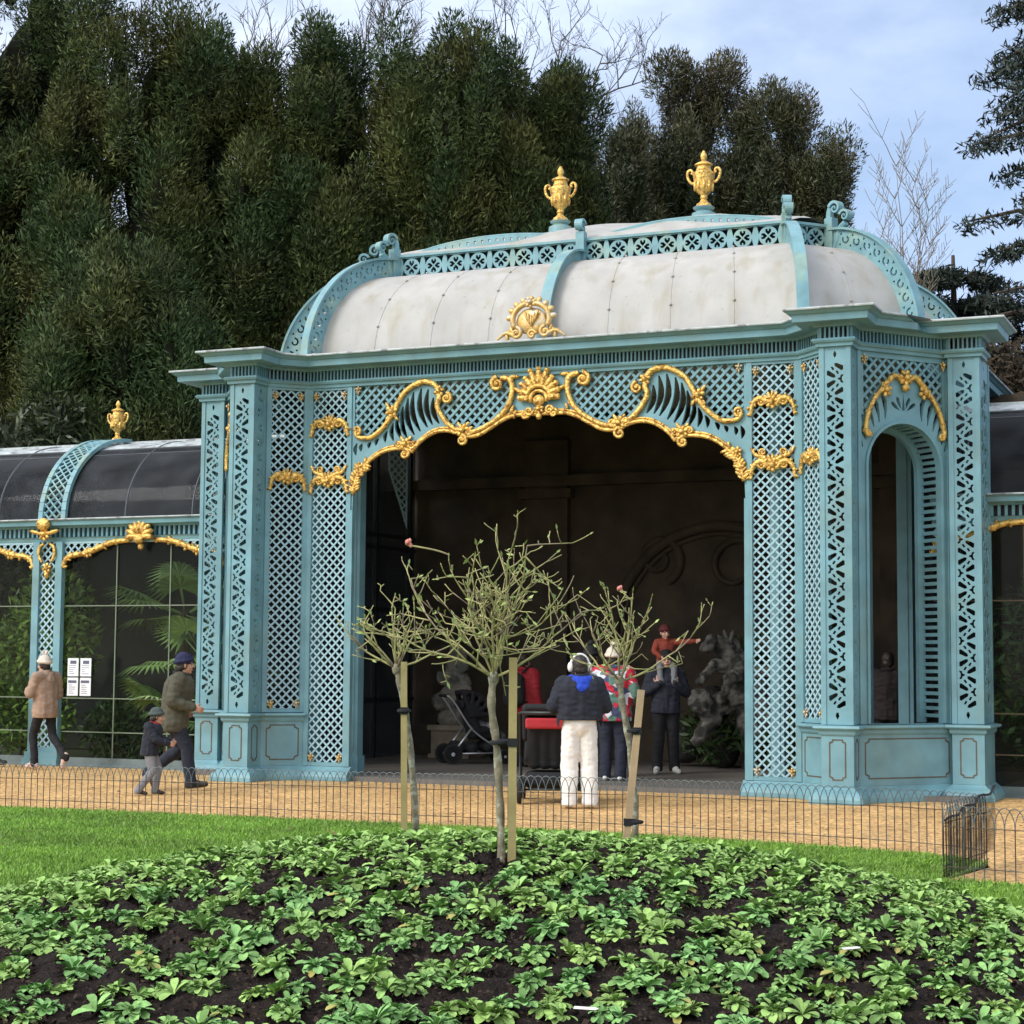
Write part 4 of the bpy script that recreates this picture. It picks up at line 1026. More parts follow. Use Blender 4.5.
BASE = {'pelvis': (0,0,.93), 'waist': (0,.0,1.06), 'chest': (0,.01,1.27), 'neck': (0,.015,1.44), 'head': (0,-.005,1.585), 'look': (0,-1,0),
        'shL': (.185,.01,1.39), 'elL': (.235,.03,1.12), 'wrL': (.25,-.06,.88), 'shR': (-.185,.01,1.39), 'elR': (-.235,.03,1.12), 'wrR': (-.25,-.06,.88),
        'hipL': (.09,0,.90), 'knL': (.10,-.02,.49), 'anL': (.10,.02,.085), 'toL': (.115,-.15,.03), 'hipR': (-.09,0,.90), 'knR': (-.10,-.02,.49), 'anR': (-.10,.02,.085), 'toR': (-.115,-.15,.03)}
def person(label, loc, rz, h, pose=None, top=None, legs=None, shoes=SHOE_D, hat=None, hair=True, skin=SKIN, top_len=.84, loose=1.0, wide_leg=1.0, hood=None, bulk=1.0, child=False, extra=None, scarf=None, puffy=False):
    """one figure: facing -Y before it is turned by rz; lengths for 1.70 m, scaled to h"""
    s = h/1.70; J = dict(BASE); J.update(pose or {})
    J = {k: Vector(v)*(s if k != 'look' else 1) for k, v in J.items()}
    t = thing('person', label, 'person', loc, rz)
    hs = s*(1.28 if child else 1.0)       # a child's head is large for its body
    hc = J['head']+Vector((0,0,.03*s if child else 0)); look = J['look'].normalized()
    sd = Vector((0,0,1)).cross(look).normalized()*-1; upv = look.cross(sd)*-1
    if upv.z < 0: upv = -upv
    def hp(a, b, c): return hc+(sd*a+look*b+upv*c)*hs      # to the side, forwards, up
    RH = Matrix((sd, look, upv)).transposed()
    mb = MB()
    mb.cap(J['pelvis'], J['waist'], .135*s, .12*s); mb.cap(J['waist'], J['chest'], .12*s, .14*s)
    mb.cap(J['chest']+Vector((.07*s,0,0)), J['chest']+Vector((-.07*s,0,0)), .115*s, .115*s)
    mb.cap(J['shL'], J['shR'], .065*s, .065*s); mb.cap(J['chest'], J['neck'], .10*s, .058*s); mb.cap(J['neck'], hc+Vector((0,0,-.03*s)), .056*s, .055*s)
    mb.ell(hp(0,-.005,.02), (.076*hs, .095*hs, .105*hs), 14, 10, None, RH); mb.ell(hp(0,.018,-.045), (.058*hs, .07*hs, .075*hs), 12, 8, None, RH)
    mb.ell(hp(0,.062,-.098), (.026*hs, .024*hs, .02*hs), 8, 6, None, RH)            # chin
    mb.cap(hp(0,.085,.012), hp(0,.112,-.028), .012*hs, .016*hs); mb.ell(hp(.012,.098,-.034), .010*hs, 6, 5); mb.ell(hp(-.012,.098,-.034), .010*hs, 6, 5)   # nose
    mb.cap(hp(.04,.078,.03), hp(-.04,.078,.03), .013*hs, .013*hs)                     # brow
    for sg in (1, -1):
        mb.ell(hp(sg*.078,-.01,-.012), (.012*hs, .022*hs, .034*hs), 7, 6, None, RH); mb.ell(hp(sg*.042,.06,-.035), .026*hs, 8, 6)
    mb.cap(hp(.022,.086,-.066), hp(-.022,.086,-.066), .010*hs, .010*hs)               # lips
    for S in 'LR':
        sg = 1 if S == 'L' else -1
        mb.cap(J['sh'+S], J['el'+S], .052*s, .042*s); mb.cap(J['el'+S], J['wr'+S], .042*s, .028*s)
        mb.cap(J['hip'+S], J['kn'+S], .085*s, .056*s); mb.cap(J['kn'+S], J['an'+S], .056*s, .038*s); mb.cap(J['an'+S], J['to'+S], .040*s, .03*s)
        # hand: palm, four fingers of different lengths, thumb from the side
        w = J['wr'+S]; d = (w-J['el'+S]).normalized(); hd = J.get('hd'+S, d).normalized() if 'hd'+S in J else d
        lat = hd.cross(Vector((0,0,1))); lat = lat.normalized() if lat.length > .3 else Vector((0,1,0))
        cu = J['cu'+S] if 'cu'+S in J else Vector((-sg, 0, 0)); cu = (cu-hd*cu.dot(hd)).normalized()
        lat = hd.cross(cu).normalized()
        if lat.dot(J['look']) < 0: lat = -lat
        pe = w+hd*.085*s
        mb.cap(w+lat*.012*s, pe+lat*.026*s, .022*s, .017*s); mb.cap(w-lat*.012*s, pe-lat*.026*s, .022*s, .016*s); mb.cap(w, pe, .022*s, .018*s)
        for q, (o, ln) in enumerate(((.031, .066), (.0105, .078), (-.0105, .072), (-.031, .054))):
            a = pe+lat*o*s; b = a+(hd*.8+cu*.35)*ln*.5*s; c = b+(hd*.45+cu*.8)*ln*.5*s
            mb.cap(a, b, .0095*s, .009*s, 7); mb.cap(b, c, .009*s, .0078*s, 7)
        a = w+hd*.025*s+lat*.03*s; b = a+(hd*.55+lat*.75)*.042*s; c = b+(hd*.85+cu*.3+lat*.2)*.032*s
        mb.cap(a, b, .013*s, .011*s, 7); mb.cap(b, c, .011*s, .009*s, 7)
    body = blob('body', mb, .0082*max(s, .62), skin, t, 2, .4)
    for sg in (1, -1):
        mb = MB(); mb.ell(hp(sg*.033,.078,.006), (.013*hs, .008*hs, .009*hs), 8, 6, None, RH); mb.build('eye', EYE, t, True)
    mb = MB(); mb.cap(hp(.024,.0955,-.066), hp(-.024,.0955,-.066), .0035*hs, .0035*hs, 6); mb.build('mouth', REDC, t, True)
    g = loose
    if legs:
        mb = MB()
        mb.cap(J['pelvis']+Vector((.05*s,0,.02*s)), J['pelvis']+Vector((-.05*s,0,.02*s)), .142*s, .142*s); mb.cap(J['pelvis'], J['waist'], .15*s, .14*s)
        for S in 'LR':
            k = J['kn'+S]; a = J['an'+S]+(J['an'+S]-k).normalized()*.03*s
            mb.cap(J['hip'+S], k, .105*s*g, .075*s*g*wide_leg); mb.cap(k, a, .075*s*g*wide_leg, .062*s*g*wide_leg*1.05)
            # folds at knee and cuff
            dd = (a-k)
            for f, r_ in ((.80, .068), (.93, .071)) if wide_leg < 1.2 else ((.97, .064),): mb.cap(k+dd*f+Vector((.01,0,0)), k+dd*(f+.04), r_*s*g*wide_leg, (r_-.004)*s*g*wide_leg)
        tr_ = blob('trousers', mb, .013*max(s, .7), legs, t, 3, .5, .008*s, 9/s)
        for v in tr_.data.vertices:
            if v.co.z < .035*s: v.co.z = .035*s
    if top:
        mb = MB(); b = bulk; ze = top_len*s
        pl = J['pelvis'].copy(); lowc = J['waist']+(pl-J['waist'])*min(1.6, (J['waist'].z-ze)/max(.01, J['waist'].z-pl.z))
        mb.cap(J['waist']+Vector((.05*s,0,0)), lowc+Vector((.06*s,0,0)), .142*s*b, .150*s*b); mb.cap(J['waist']+Vector((-.05*s,0,0)), lowc+Vector((-.06*s,0,0)), .142*s*b, .150*s*b)
        mb.cap(J['chest']+Vector((.075*s,0,.02*s)), J['waist']+Vector((.05*s,0,0)), .145*s*b, .140*s*b); mb.cap(J['chest']+Vector((-.075*s,0,.02*s)), J['waist']+Vector((-.05*s,0,0)), .145*s*b, .140*s*b)
        mb.cap(J['chest']+Vector((0,.015*s,.02*s)), lowc+Vector((0,.01*s,0)), .152*s*b, .158*s*b)
        mb.cap(J['shL'], J['shR'], .085*s*b, .085*s*b); mb.cap(J['chest'], J['neck']+Vector((0,0,-.01*s)), .13*s, .085*s)
        if puffy:
            for f in np.linspace(0, 1, 6):
                c = J['chest'].lerp(lowc, f)+Vector((0,0,.05*s*(1-f)))
                mb.cap(c+Vector((.085*s,0,0)), c+Vector((-.085*s,0,0)), .158*s*b, .158*s*b)
        for S in 'LR':
            w = J['wr'+S]+(J['el'+S]-J['wr'+S])*.06
            mb.cap(J['sh'+S], J['el'+S], .080*s*b, .068*s*b); mb.cap(J['el'+S], w, .068*s*b, .050*s*b)
            for f in ((.15, .45, .75) if not puffy else (.1, .3, .5, .7, .9)):
                c = J['sh'+S].lerp(J['el'+S], f); mb.cap(c, c+(J['el'+S]-J['sh'+S])*.06, (.085-.012*f)*s*b, (.083-.012*f)*s*b)
                c = J['el'+S].lerp(w, f); mb.cap(c, c+(w-J['el'+S])*.06, (.072-.016*f)*s*b, (.070-.016*f)*s*b)
        mb.cap(J['chest']+Vector((0,-.02*s,.03*s)), J['waist']+Vector((0,-.01*s,0)), .150*s*b, .145*s*b)
        jk = blob('jacket', mb, .012*max(s, .7), top, t, 3, .5, .011*s, 9/s)
        for v in jk.data.vertices:
            if v.co.z < ze and abs(v.co.x-J['pelvis'].x) < .215*s*b: v.co.z = ze+(v.co.z-ze)*.06
        mb = MB(); mb.tube([(J['neck']+Vector((.078*s*math.cos(a), .082*s*math.sin(a)+.0*s, .012*s-.025*s*math.sin(-a)))) for a in np.linspace(0, 2*PI, 15)[:-1]], .028*s*b, 7, None, True); mb.build('collar', scarf or top, t, True)
    for S in 'LR':
        mb = MB(); a, e = J['an'+S], J['to'+S]; d = (e-a); dn = d.normalized()
        heel = a-dn*.04*s+Vector((0,0,-.045*s)) if abs(dn.z) < .8 else a
        mb.cap(heel, e+Vector((0,0,.006*s)), .043*s, .038*s); mb.cap(a+Vector((0,0,-.02*s)), a+d*.45, .052*s, .046*s)
        mb.cap(a+Vector((0,0,.02*s)), a+Vector((0,0,-.02*s)), .052*s, .052*s)
        blob('shoe', mb, .012*max(s, .7), shoes, t, 2)
    if hair:
        mb = MB(); mb.ell(hp(0,-.022,.035), (.086*hs, .092*hs, .098*hs), 14, 10, None, RH); mb.ell(hp(0,-.055,-.03), (.070*hs, .055*hs, .07*hs), 12, 8, None, RH)
        for sg in (1, -1): mb.ell(hp(sg*.068,-.02,-.005), (.02*hs, .045*hs, .055*hs), 8, 6, None, RH)
        blob('hair', mb, .010*hs, HAIR, t, 2, .5, .006*hs, 22)
    if hat:
        mb = MB(); mb.ell(hp(0,-.012,.06), (.097*hs, .112*hs, .098*hs), 16, 10, None, RH)
        ring = [hp(.094*math.cos(a), -.014+.110*math.sin(a), .045-.012*math.sin(a)*-1) for a in np.linspace(0, 2*PI, 19)[:-1]]
        mb.tube(ring, .022*hs, 8, None, True)
        o = blob('hat', mb, .011*hs, hat[0], t, 2, .5, .004*hs, 25)
        if len(hat) > 1:
            mb = MB(); rnd = random.Random(2)
            for k in range(26):
                v = Vector((rnd.gauss(0,1), rnd.gauss(0,1), rnd.gauss(0,1))).normalized(); mb.ell(hp(0,-.012,.185)+v*.03*hs, .02*hs, 6, 5)
            blob('bobble', mb, .008*hs, hat[1], o, 1)
    if hood:
        mb = MB()
        c = J['neck']
        for k in range(9):
            a = PI*(k/8); mb.cap(c+Vector((.105*s*math.cos(a), .03*s+.085*s*math.sin(a), .01*s-.02*s*math.sin(a))), c+Vector((.06*s*math.cos(a), .09*s+.07*s*math.sin(a), -.10*s*math.sin(a)-.01*s)), .045*s, .035*s)
        blob('hood', mb, .012*s, hood, t, 3, .5, .010*s, 14)
    return t, J, s, hp, hs
def face_dir(lat, fwd):
    """turn that makes a figure face sideways / away as seen from where the photograph was taken"""
    v = RGT*lat+FWD*fwd; return math.atan2(v.x, -v.y)
AWAY = (0, 1)

# woman in white trousers with headphones, seen from behind
wt, J, s, hp, hs = person('woman in black puffer jacket and wide white trousers wearing cream headphones', (1.62, -2.74, 0), face_dir(-.12, 1), 1.66,
    pose={'elL': (.30,.0,1.14), 'wrL': (.20,-.20,1.08), 'elR': (-.30,.0,1.14), 'wrR': (-.20,-.20,1.08), 'knL': (.11,-.02,.49), 'knR': (-.11,-.02,.49), 'anL': (.115,.02,.085), 'anR': (-.115,.03,.085), 'toL': (.13,-.14,.03), 'toR': (-.14,-.12,.03)},
    top=NAVY, legs=WHITEC, shoes=SHOE_W, hair=True, top_len=.99, wide_leg=1.28, loose=1.05, hood=ROYAL, bulk=1.12, puffy=True)
mb = MB(); mb.tube([hp(.105*math.cos(a), -.015, .005+.135*math.sin(a)) for a in np.linspace(0, PI, 13)], .016*hs, 7)
hb = mb.build('headphones', WHITEP, wt, True)
for sg in (1, -1):
    mb = MB(); mb.ell(hp(sg*.108,-.01,-.005), (.034*hs, .05*hs, .058*hs), 10, 8); mb.build('ear_cup', WHITEP, hb, True)

# person in the patterned red jacket
pr_, J, s, hp, hs = person('person in red patterned ski jacket and cream bobble hat beside the pushchair', (.66, .98, .05), face_dir(.25, 1), 1.72,
    pose={'elL': (.27,.02,1.14), 'wrL': (.20,-.20,1.02), 'elR': (-.27,.02,1.14), 'wrR': (-.2,-.2,1.02)}, top=SKIJ, legs=cloth('dark_navy_denim', (.012, .016, .03)), shoes=SHOE_W, hat=(CREAM, CREAM), hair=True, top_len=.78, loose=1.1, bulk=1.25)

# man with a child on his shoulders
dad, JD, sD, hpD, hsD = person('man in dark clothes and black beanie carrying a child on his shoulders', (.80, 2.74, .06), face_dir(.05, -1), 1.70,
    pose={'elL': (.29,-.02,1.12), 'wrL': (.125,-.15,1.24), 'hdL': (-.1,.1,.9), 'elR': (-.29,-.02,1.12), 'wrR': (-.125,-.15,1.24), 'hdR': (.1,.1,.9), 'anL': (.12,.02,.085), 'toL': (.16,-.15,.03), 'anR': (-.12,.02,.085), 'toR': (-.16,-.15,.03), 'cuL': (0,1,0), 'cuR': (0,1,0)},
    top=cloth('dark_navy_jersey', (.018, .02, .032)), legs=BLACKC, shoes=SHOE_W, hat=(BLACKC,), hair=True, top_len=.84, loose=1.05)
# child on the shoulders: seat on the nape, legs down the man's chest, one arm stretched out
kid_h = 1.02; ks = kid_h/1.70
def K(x, y, z): return (x/ks, y/ks, z/ks)
zz = 1.49
person('small child in rust red coat riding on shoulders and pointing at the sculpture', (.80, 2.74, .06), face_dir(.05, -1), kid_h,
    pose={'pelvis': K(0,.09,zz+.06), 'waist': K(0,.07,zz+.15), 'chest': K(0,.05,zz+.27), 'neck': K(0,.04,zz+.38), 'head': K(-.01,.03,zz+.455), 'look': (.3,-1,-.1),
          'shL': K(.11,.05,zz+.34), 'elL': K(.26,.0,zz+.34), 'wrL': K(.40,-.06,zz+.36), 'shR': K(-.11,.05,zz+.34), 'elR': K(-.17,-.02,zz+.22), 'wrR': K(-.09,-.08,zz+.13), 'hdL': (1,-.2,.1), 'hdR': (.5,-.3,-.3),
          'hipL': K(.06,.07,zz+.05), 'knL': K(.10,-.12,zz-.02), 'anL': K(.095,-.14,zz-.20), 'toL': K(.10,-.21,zz-.23), 'hipR': K(-.06,.07,zz+.05), 'knR': K(-.10,-.12,zz-.02), 'anR': K(-.095,-.14,zz-.20), 'toR': K(-.10,-.21,zz-.23)},
    top=RUST, legs=GREY, shoes=SHOE_D, hat=(cloth('dark_red_knit', (.10, .014, .016)),), hair=False, top_len=(zz+.05)/ks, loose=1.0, bulk=1.0, child=True)

# woman in the tan coat, walking off with a bundle
wc, J, s, hp, hs = person('woman in tan hooded coat, cream hat and black leggings walking past the pilaster', (-7.78, .10, 0), face_dir(-.85, .6), 1.62,
    pose={'pelvis': (0,0,.92), 'chest': (0,-.03,1.27), 'neck': (0,-.04,1.44), 'head': (0,-.06,1.58), 'knL': (.09,-.16,.52), 'anL': (.09,-.10,.09), 'toL': (.09,-.27,.04), 'knR': (-.10,.06,.50), 'anR': (-.10,.36,.20), 'toR': (-.10,.30,.03),
          'elL': (.26,-.06,1.14), 'wrL': (.12,-.26,1.20), 'elR': (-.25,.0,1.13), 'wrR': (-.12,-.22,1.10)},
    top=TAN, legs=BLACKC, shoes=PINKSHOE, hat=(CREAM, CREAM), hair=True, top_len=.78, loose=.82, hood=TAN, bulk=1.02)
# man in the olive jacket striding to the right
person('man in navy beanie and olive jacket striding along the gravel path', (-3.80, -2.53, 0), face_dir(1, .12), 1.68,
    pose={'pelvis': (0,0,.90), 'waist': (0,-.01,1.04), 'chest': (0,-.05,1.25), 'neck': (0,-.07,1.41), 'head': (0,-.11,1.55), 'look': (.25,-1,.05),
          'knR': (-.09,-.16,.52), 'anR': (-.09,-.22,.10), 'toR': (-.09,-.40,.07), 'knL': (.09,-.06,.50), 'anL': (.09,.30,.22), 'toL': (.09,.24,.04),
          'shL': (.19,-.05,1.36), 'elL': (.25,.10,1.12), 'wrL': (.24,-.10,.98), 'shR': (-.19,-.05,1.36), 'elR': (-.25,.02,1.10), 'wrR': (-.22,-.24,1.02)},
    top=OLIVE, legs=cloth('dark_blue_denim', (.014, .018, .032)), shoes=SHOE_D, hat=(NAVYKNIT,), hair=True, skin=SKIN2, top_len=.72, loose=1.05, bulk=1.15, scarf=BLACKC)
# child beside him
person('small boy in grey green beanie, navy coat and grey trousers on the path', (-3.58, -3.36, 0), face_dir(1, .05), .98,
    pose={'look': (.15,-1,-.05), 'chest': (0,-.06,1.27), 'neck': (0,-.09,1.44), 'head': (0,-.13,1.56), 'knL': (.12,-.16,.52), 'anL': (.12,-.10,.085), 'toL': (.12,-.27,.03), 'knR': (-.12,-.08,.50), 'anR': (-.12,.20,.10), 'toR': (-.12,.04,.03),
          'elL': (.25,-.14,1.14), 'wrL': (.18,-.40,1.08), 'elR': (-.25,-.14,1.14), 'wrR': (-.18,-.40,1.05)},
    top=NAVY, legs=GREY, shoes=SHOE_D, hat=(DARKGREEN,), hair=True, skin=SKIN2, top_len=.80, loose=1.15, bulk=1.2, child=True, scarf=REDC)
# figures inside
rj, J, s, hp, hs = person('person in plain red jacket with a black rucksack, farther inside the pavilion', (-1.55, 3.2, .06), face_dir(.6, .8), 1.66, pose={'elL': (.25,0,1.13), 'wrL': (.2,-.2,1.0)}, top=REDC, legs=BLACKC, hair=True, top_len=.80, bulk=1.15)
t = thing('rucksack', 'black rucksack on the back of the person in the plain red jacket', 'rucksack', (-1.55, 3.2, .06), face_dir(.6, .8))
mb = MB(); mb.cap((0,.24,.98), (0,.26,1.30), .13, .11); mb.cap((.09,.24,1.0), (.08,.24,1.28), .10, .09); mb.cap((-.09,.24,1.0), (-.08,.24,1.28), .10, .09); bag = blob('bag', mb, .018, BLACKC, t, 3)
mb = MB()
for sg in (1, -1): mb.tube(spline([(sg*.10,.18,1.38),(sg*.13,.0,1.47),(sg*.12,-.15,1.36),(sg*.13,-.17,1.15),(sg*.17,.02,.98),(sg*.12,.2,.95)], 4), .018, 6)
mb.build('strap', BLACKC, t, True)
person('person in black bobble hat half hidden behind the woman with headphones', (.15, 1.5, .05), face_dir(.5, .85), 1.74, top=BLACKC, legs=BLACKC, hat=(BLACKC, BLACKC), hair=True, top_len=.80, bulk=1.1)
person('dark coated figure seen through the round headed side opening', (3.86, 3.0, .06), face_dir(.35, .9), 1.70, top=cloth('very_dark_red_cloth', (.014, .007, .008)), legs=BLACKC, hair=True, top_len=.80, bulk=1.05)
person('walker at the picture edge, only a dark shoe stepping into view', (-9.13, .05, 0), face_dir(1, 0), 1.72,
    pose={'knL': (.09,-.22,.52), 'anL': (.09,-.36,.10), 'toL': (.09,-.53,.05), 'anR': (-.09,.22,.12)}, top=BLACKC, legs=BLACKC, hair=True, top_len=.8)

# ------------------------------------------------------------------ pushchairs
RUBBER = mat('black_rubber', (.014, .014, .014), .8, var=.1); RIM = mat('grey_plastic_rim', (.42, .43, .45), .5, var=.1); ALU = mat('brushed_aluminium', (.55, .56, .58), .35, metal=.8, var=.1)
REDTRIM = cloth('bright_red_fabric', (.40, .022, .03)); PINKP = mat('pink_plastic', (.55, .12, .16), .5, var=.1)
def wheel(t, c, r, w=.05):
    X = Matrix.Translation(c) @ Matrix.Rotation(PI/2, 4, 'Y')
    mb = MB(); mb.lathe([(r*.80,-w/2),(r*.95,-w/2),(r,-w*.2),(r,w*.2),(r*.95,w/2),(r*.80,w/2),(r*.80,-w/2)], 20, X); o = mb.build('wheel', RUBBER, t, True, 40)
    mb = MB(); mb.lathe([(r*.62,-w*.4),(r*.8,-w*.45),(r*.8,w*.45),(r*.62,w*.4),(r*.62,-w*.4)], 18, X)
    for k in range(5):
        a = 2*PI*k/5; T = X @ Matrix.Rotation(a, 4, 'Z'); mb.box(0, r*.65, -r*.07, r*.07, -w*.25, w*.25, T)
    mb.lathe([(.02,-w*.55),(r*.2,-w*.5),(r*.2,w*.5),(.02,w*.55)], 10, X); mb.build('rim', RIM, o)
def pushchair(label, loc, rz, wd, fabric, trim, hand, metal=None):
    """pushed towards -Y before turning; handle at +Y"""
    t = thing('pushchair', label, 'pushchair', loc, rz)
    mb = MB()
    for sg in (1, -1):
        x = sg*wd
        mb.tube(spline([(x,.50,1.02),(x,.40,.92),(x,.10,.50),(x,-.35,.20)], 5), .016, 7); mb.tube([(x,.42,.16),(x,.12,.55)], .016, 7); mb.tube([(x,.42,.16),(x,-.38,.17)], .013, 7)
    mb.tube([(-wd,.50,1.02),(wd,.50,1.02)], .014, 7); mb.tube([(-wd,.42,.16),(wd,.42,.16)], .013, 7); mb.tube([(-wd,-.38,.17),(wd,-.38,.17)], .013, 7)
    mb.build('frame', metal or ALU, t, True)
    mb = MB(); mb.tube([(-wd*.95,.50,1.02),(wd*.95,.50,1.02)], .024, 8); mb.build('handle', hand, t, True)
    for sg in (1, -1): wheel(t, (sg*wd,.42,.15), .15); wheel(t, (sg*wd*.95,-.40,.11), .11)
    mb = MB(); w = wd*.86
    mb.cap((w-.08,.16,.86), (w-.06,.02,.48), .08, .08); mb.cap((-w+.08,.16,.86), (-w+.06,.02,.48), .08, .08)
    for f in np.linspace(-1, 1, 5): mb.cap((f*(w-.1),.18,.88), (f*(w-.1),.04,.46), .07, .08); mb.cap((f*(w-.1),.04,.44), (f*(w-.1),-.30,.42), .08, .07)
    mb.cap((w-.06,.0,.5), (w-.06,-.3,.52), .07, .05); mb.cap((-w+.06,.0,.5), (-w+.06,-.3,.52), .07, .05)
    seat = blob('seat', mb, .018, fabric, t, 3)
    mb = MB()
    for k in range(9):
        a = -.25+1.75*k/8; mb.cap((-w,.16-.42*math.sin(a)*.8+.0,.72+.36*math.cos(a)), (w,.16-.42*math.sin(a)*.8,.72+.36*math.cos(a)), .04, .04)
    for sg in (1, -1):
        for k in range(5): a = -.25+1.75*k/4; mb.cap((sg*w,.14,.72), (sg*w,.16-.42*math.sin(a)*.8,.72+.36*math.cos(a)), .035, .04)
    blob('canopy', mb, .02, fabric, t, 3)
    mb = MB(); mb.cap((-w*.92,.255,.93), (w*.92,.255,.93), .03, .03); mb.cap((-w*.92,.26,.86), (w*.92,.26,.86), .03, .03); mb.cap((-w*.92,.256,.895), (w*.92,.256,.895), .03, .03); blob('canopy_band', mb, .014, trim, t, 2)
    mb = MB(); mb.cap((-w*.8,.30,.26), (w*.8,.30,.26), .09, .09); mb.cap((-w*.8,-.15,.26), (w*.8,-.15,.26), .09, .09); mb.cap((-w*.8,.1,.24), (w*.8,.1,.24), .10, .10); blob('basket', mb, .022, BLACKC, t, 2)
    return t
pushchair('wide black double pushchair with a red canopy band', (1.02, -1.95, 0), face_dir(.04, 1), .40, BLACKC, REDTRIM, BLACK_METAL_GAP, BLACK_METAL_GAP)
pc = pushchair('parked black pushchair with a grey blanket beside the stone sculpture', (-2.55, 3.7, .06), face_dir(1, .3), .25, BLACKC, BLACKC, BLACK_METAL_GAP)
mb = MB(); mb.cap((-.12,-.2,.55), (.12,-.36,.42), .10, .08); mb.cap((0,-.05,.56), (0,-.4,.40), .11, .08); blob('blanket', mb, .02, GREY, pc, 3)
# ================================================================== GROUND
def sheet(name, poly, z, m, label=None):
    mb = MB(); mb.plate([poly], .02, Matrix(((1,0,0,0),(0,1,0,0),(0,0,1,z),(0,0,0,1)))); o = mb.build(name, m); return tag(o, kind='structure')
EARTH = mat('woodland_ground', (.045, .055, .022), .95, var=.3, scale=.6)
TURF = mat('lawn_turf', (.14, .245, .034), .9, var=.22, scale=1.1, second=(.13, .20, .045), sscale=.8, sthr=(.45, .7), bump=.5, bscale=120)
GRAVEL = mat('golden_gravel', (.62, .375, .145), .9, var=.14, scale=1.2, second=(.50, .29, .11), sscale=2.2, sthr=(.45, .65), bump=.6, bscale=150, bdist=.012)
def gravel_nodes(m):
    nt = m.node_tree; L = nt.links; bs = nt.nodes['Principled BSDF']; src = bs.inputs['Base Color'].links[0].from_socket
    tc = nd(nt, 'ShaderNodeTexCoord'); v = nd(nt, 'ShaderNodeTexVoronoi'); v.inputs['Scale'].default_value = 32; L.new(tc.outputs['Object'], v.inputs['Vector'])
    sp_ = nd(nt, 'ShaderNodeSeparateColor'); L.new(v.outputs['Color'], sp_.inputs[0])
    r = nd(nt, 'ShaderNodeMapRange'); r.inputs[3].default_value = .45; r.inputs[4].default_value = 1.45; L.new(sp_.outputs[0], r.inputs[0])
    s = nd(nt, 'ShaderNodeVectorMath', operation='SCALE'); L.new(src, s.inputs[0]); L.new(r.outputs[0], s.inputs['Scale']); L.new(s.outputs[0], bs.inputs['Base Color'])
gravel_nodes(GRAVEL)
sheet('ground', [(-150,-80),(150,-80),(150,220),(-150,220)], -.03, EARTH)
FEN = spline([(-13,-7.4),(-8,-6.25),(-3.854,-5.70),(.0,-5.52),(3.1,-5.46),(5.2,-5.75),(6.15,-6.05),(6.55,-6.40)], 10)
FEN2 = [(6.42,-7.67)]+spline([(6.42,-7.67),(7.1,-7.80),(9.0,-8.15),(13,-9.4)], 8)[1:]
sheet('gravel_path', FEN+[(6.6,-6.6)]+FEN2+[(13,2.0),(5.3,2.0),(5.3,.9),(-5.3,.9),(-5.3,1.6),(-15,1.6),(-15,-7.6)], -.004, GRAVEL)
LAWN = [(-13,-7.4),(-13,-24),(20,-24),(20,-11.2),(13,-9.4)]+FEN2[::-1]+FEN[::-1][:-1]
sheet('lawn', LAWN, .006, TURF)
mb = MB(); mb.plate([[(-5.4,.16),(-3.2,.02),(3.2,.02),(5.4,.16),(5.5,5.74),(-5.4,5.74)]], .1, Matrix(((1,0,0,0),(0,1,0,0),(0,0,1,.06),(0,0,0,1))))
for y in (1.2, 2.4, 3.6, 4.8): pass
tag(mb.build('pavilion_floor', PAVING), kind='structure')

# ------------------------------------------------------------------ grass blades
BEDC = ground(-.12, 9.9); BR, BH = 3.6, .56
def bed_z(x, y):
    r = math.hypot(x-BEDC.x, y-BEDC.y)/BR
    return BH*(1-r*r) if r < 1 else 0
GRASS = mat('grass_blade', (.165, .305, .034), .6, var=.3, scale=.9, island=.4)
def inside(px, py, poly):
    c = np.zeros(len(px), bool); n = len(poly)
    for i in range(n):
        x0, y0 = poly[i]; x1, y1 = poly[(i+1) % n]
        if y0 == y1: continue
        k = ((y0 > py) != (y1 > py)) & (px < (x1-x0)*(py-y0)/(y1-y0)+x0); c ^= k
    return c
rng = np.random.default_rng(11); n = 560000
la = rng.uniform(-8.8, 8.8, n); de = rng.uniform(7.5, 19.5, n)
gx = CAM.x+RGT.x*la+FWD.x*de; gy = CAM.y+RGT.y*la+FWD.y*de
ok = inside(gx, gy, LAWN) & (np.hypot(gx-BEDC.x, gy-BEDC.y) > BR-.02) & (np.abs(la)/de < .75)
gx, gy = gx[ok], gy[ok]; n = len(gx)
a = rng.uniform(0, 2*PI, n); h = rng.uniform(.018, .045, n); le = rng.normal(size=(n,2))*.015
p = np.stack([gx, gy, np.full(n, .004)], 1); w = np.stack([np.cos(a), np.sin(a), np.zeros(n)], 1)*.0045
top = p+np.concatenate([le, h[:,None]], 1); mid = p+np.concatenate([le*.35, h[:,None]*.55], 1)
tag(quads('grass', np.stack([p-w, p+w, mid+w*.9, top], 1), GRASS), kind='stuff')

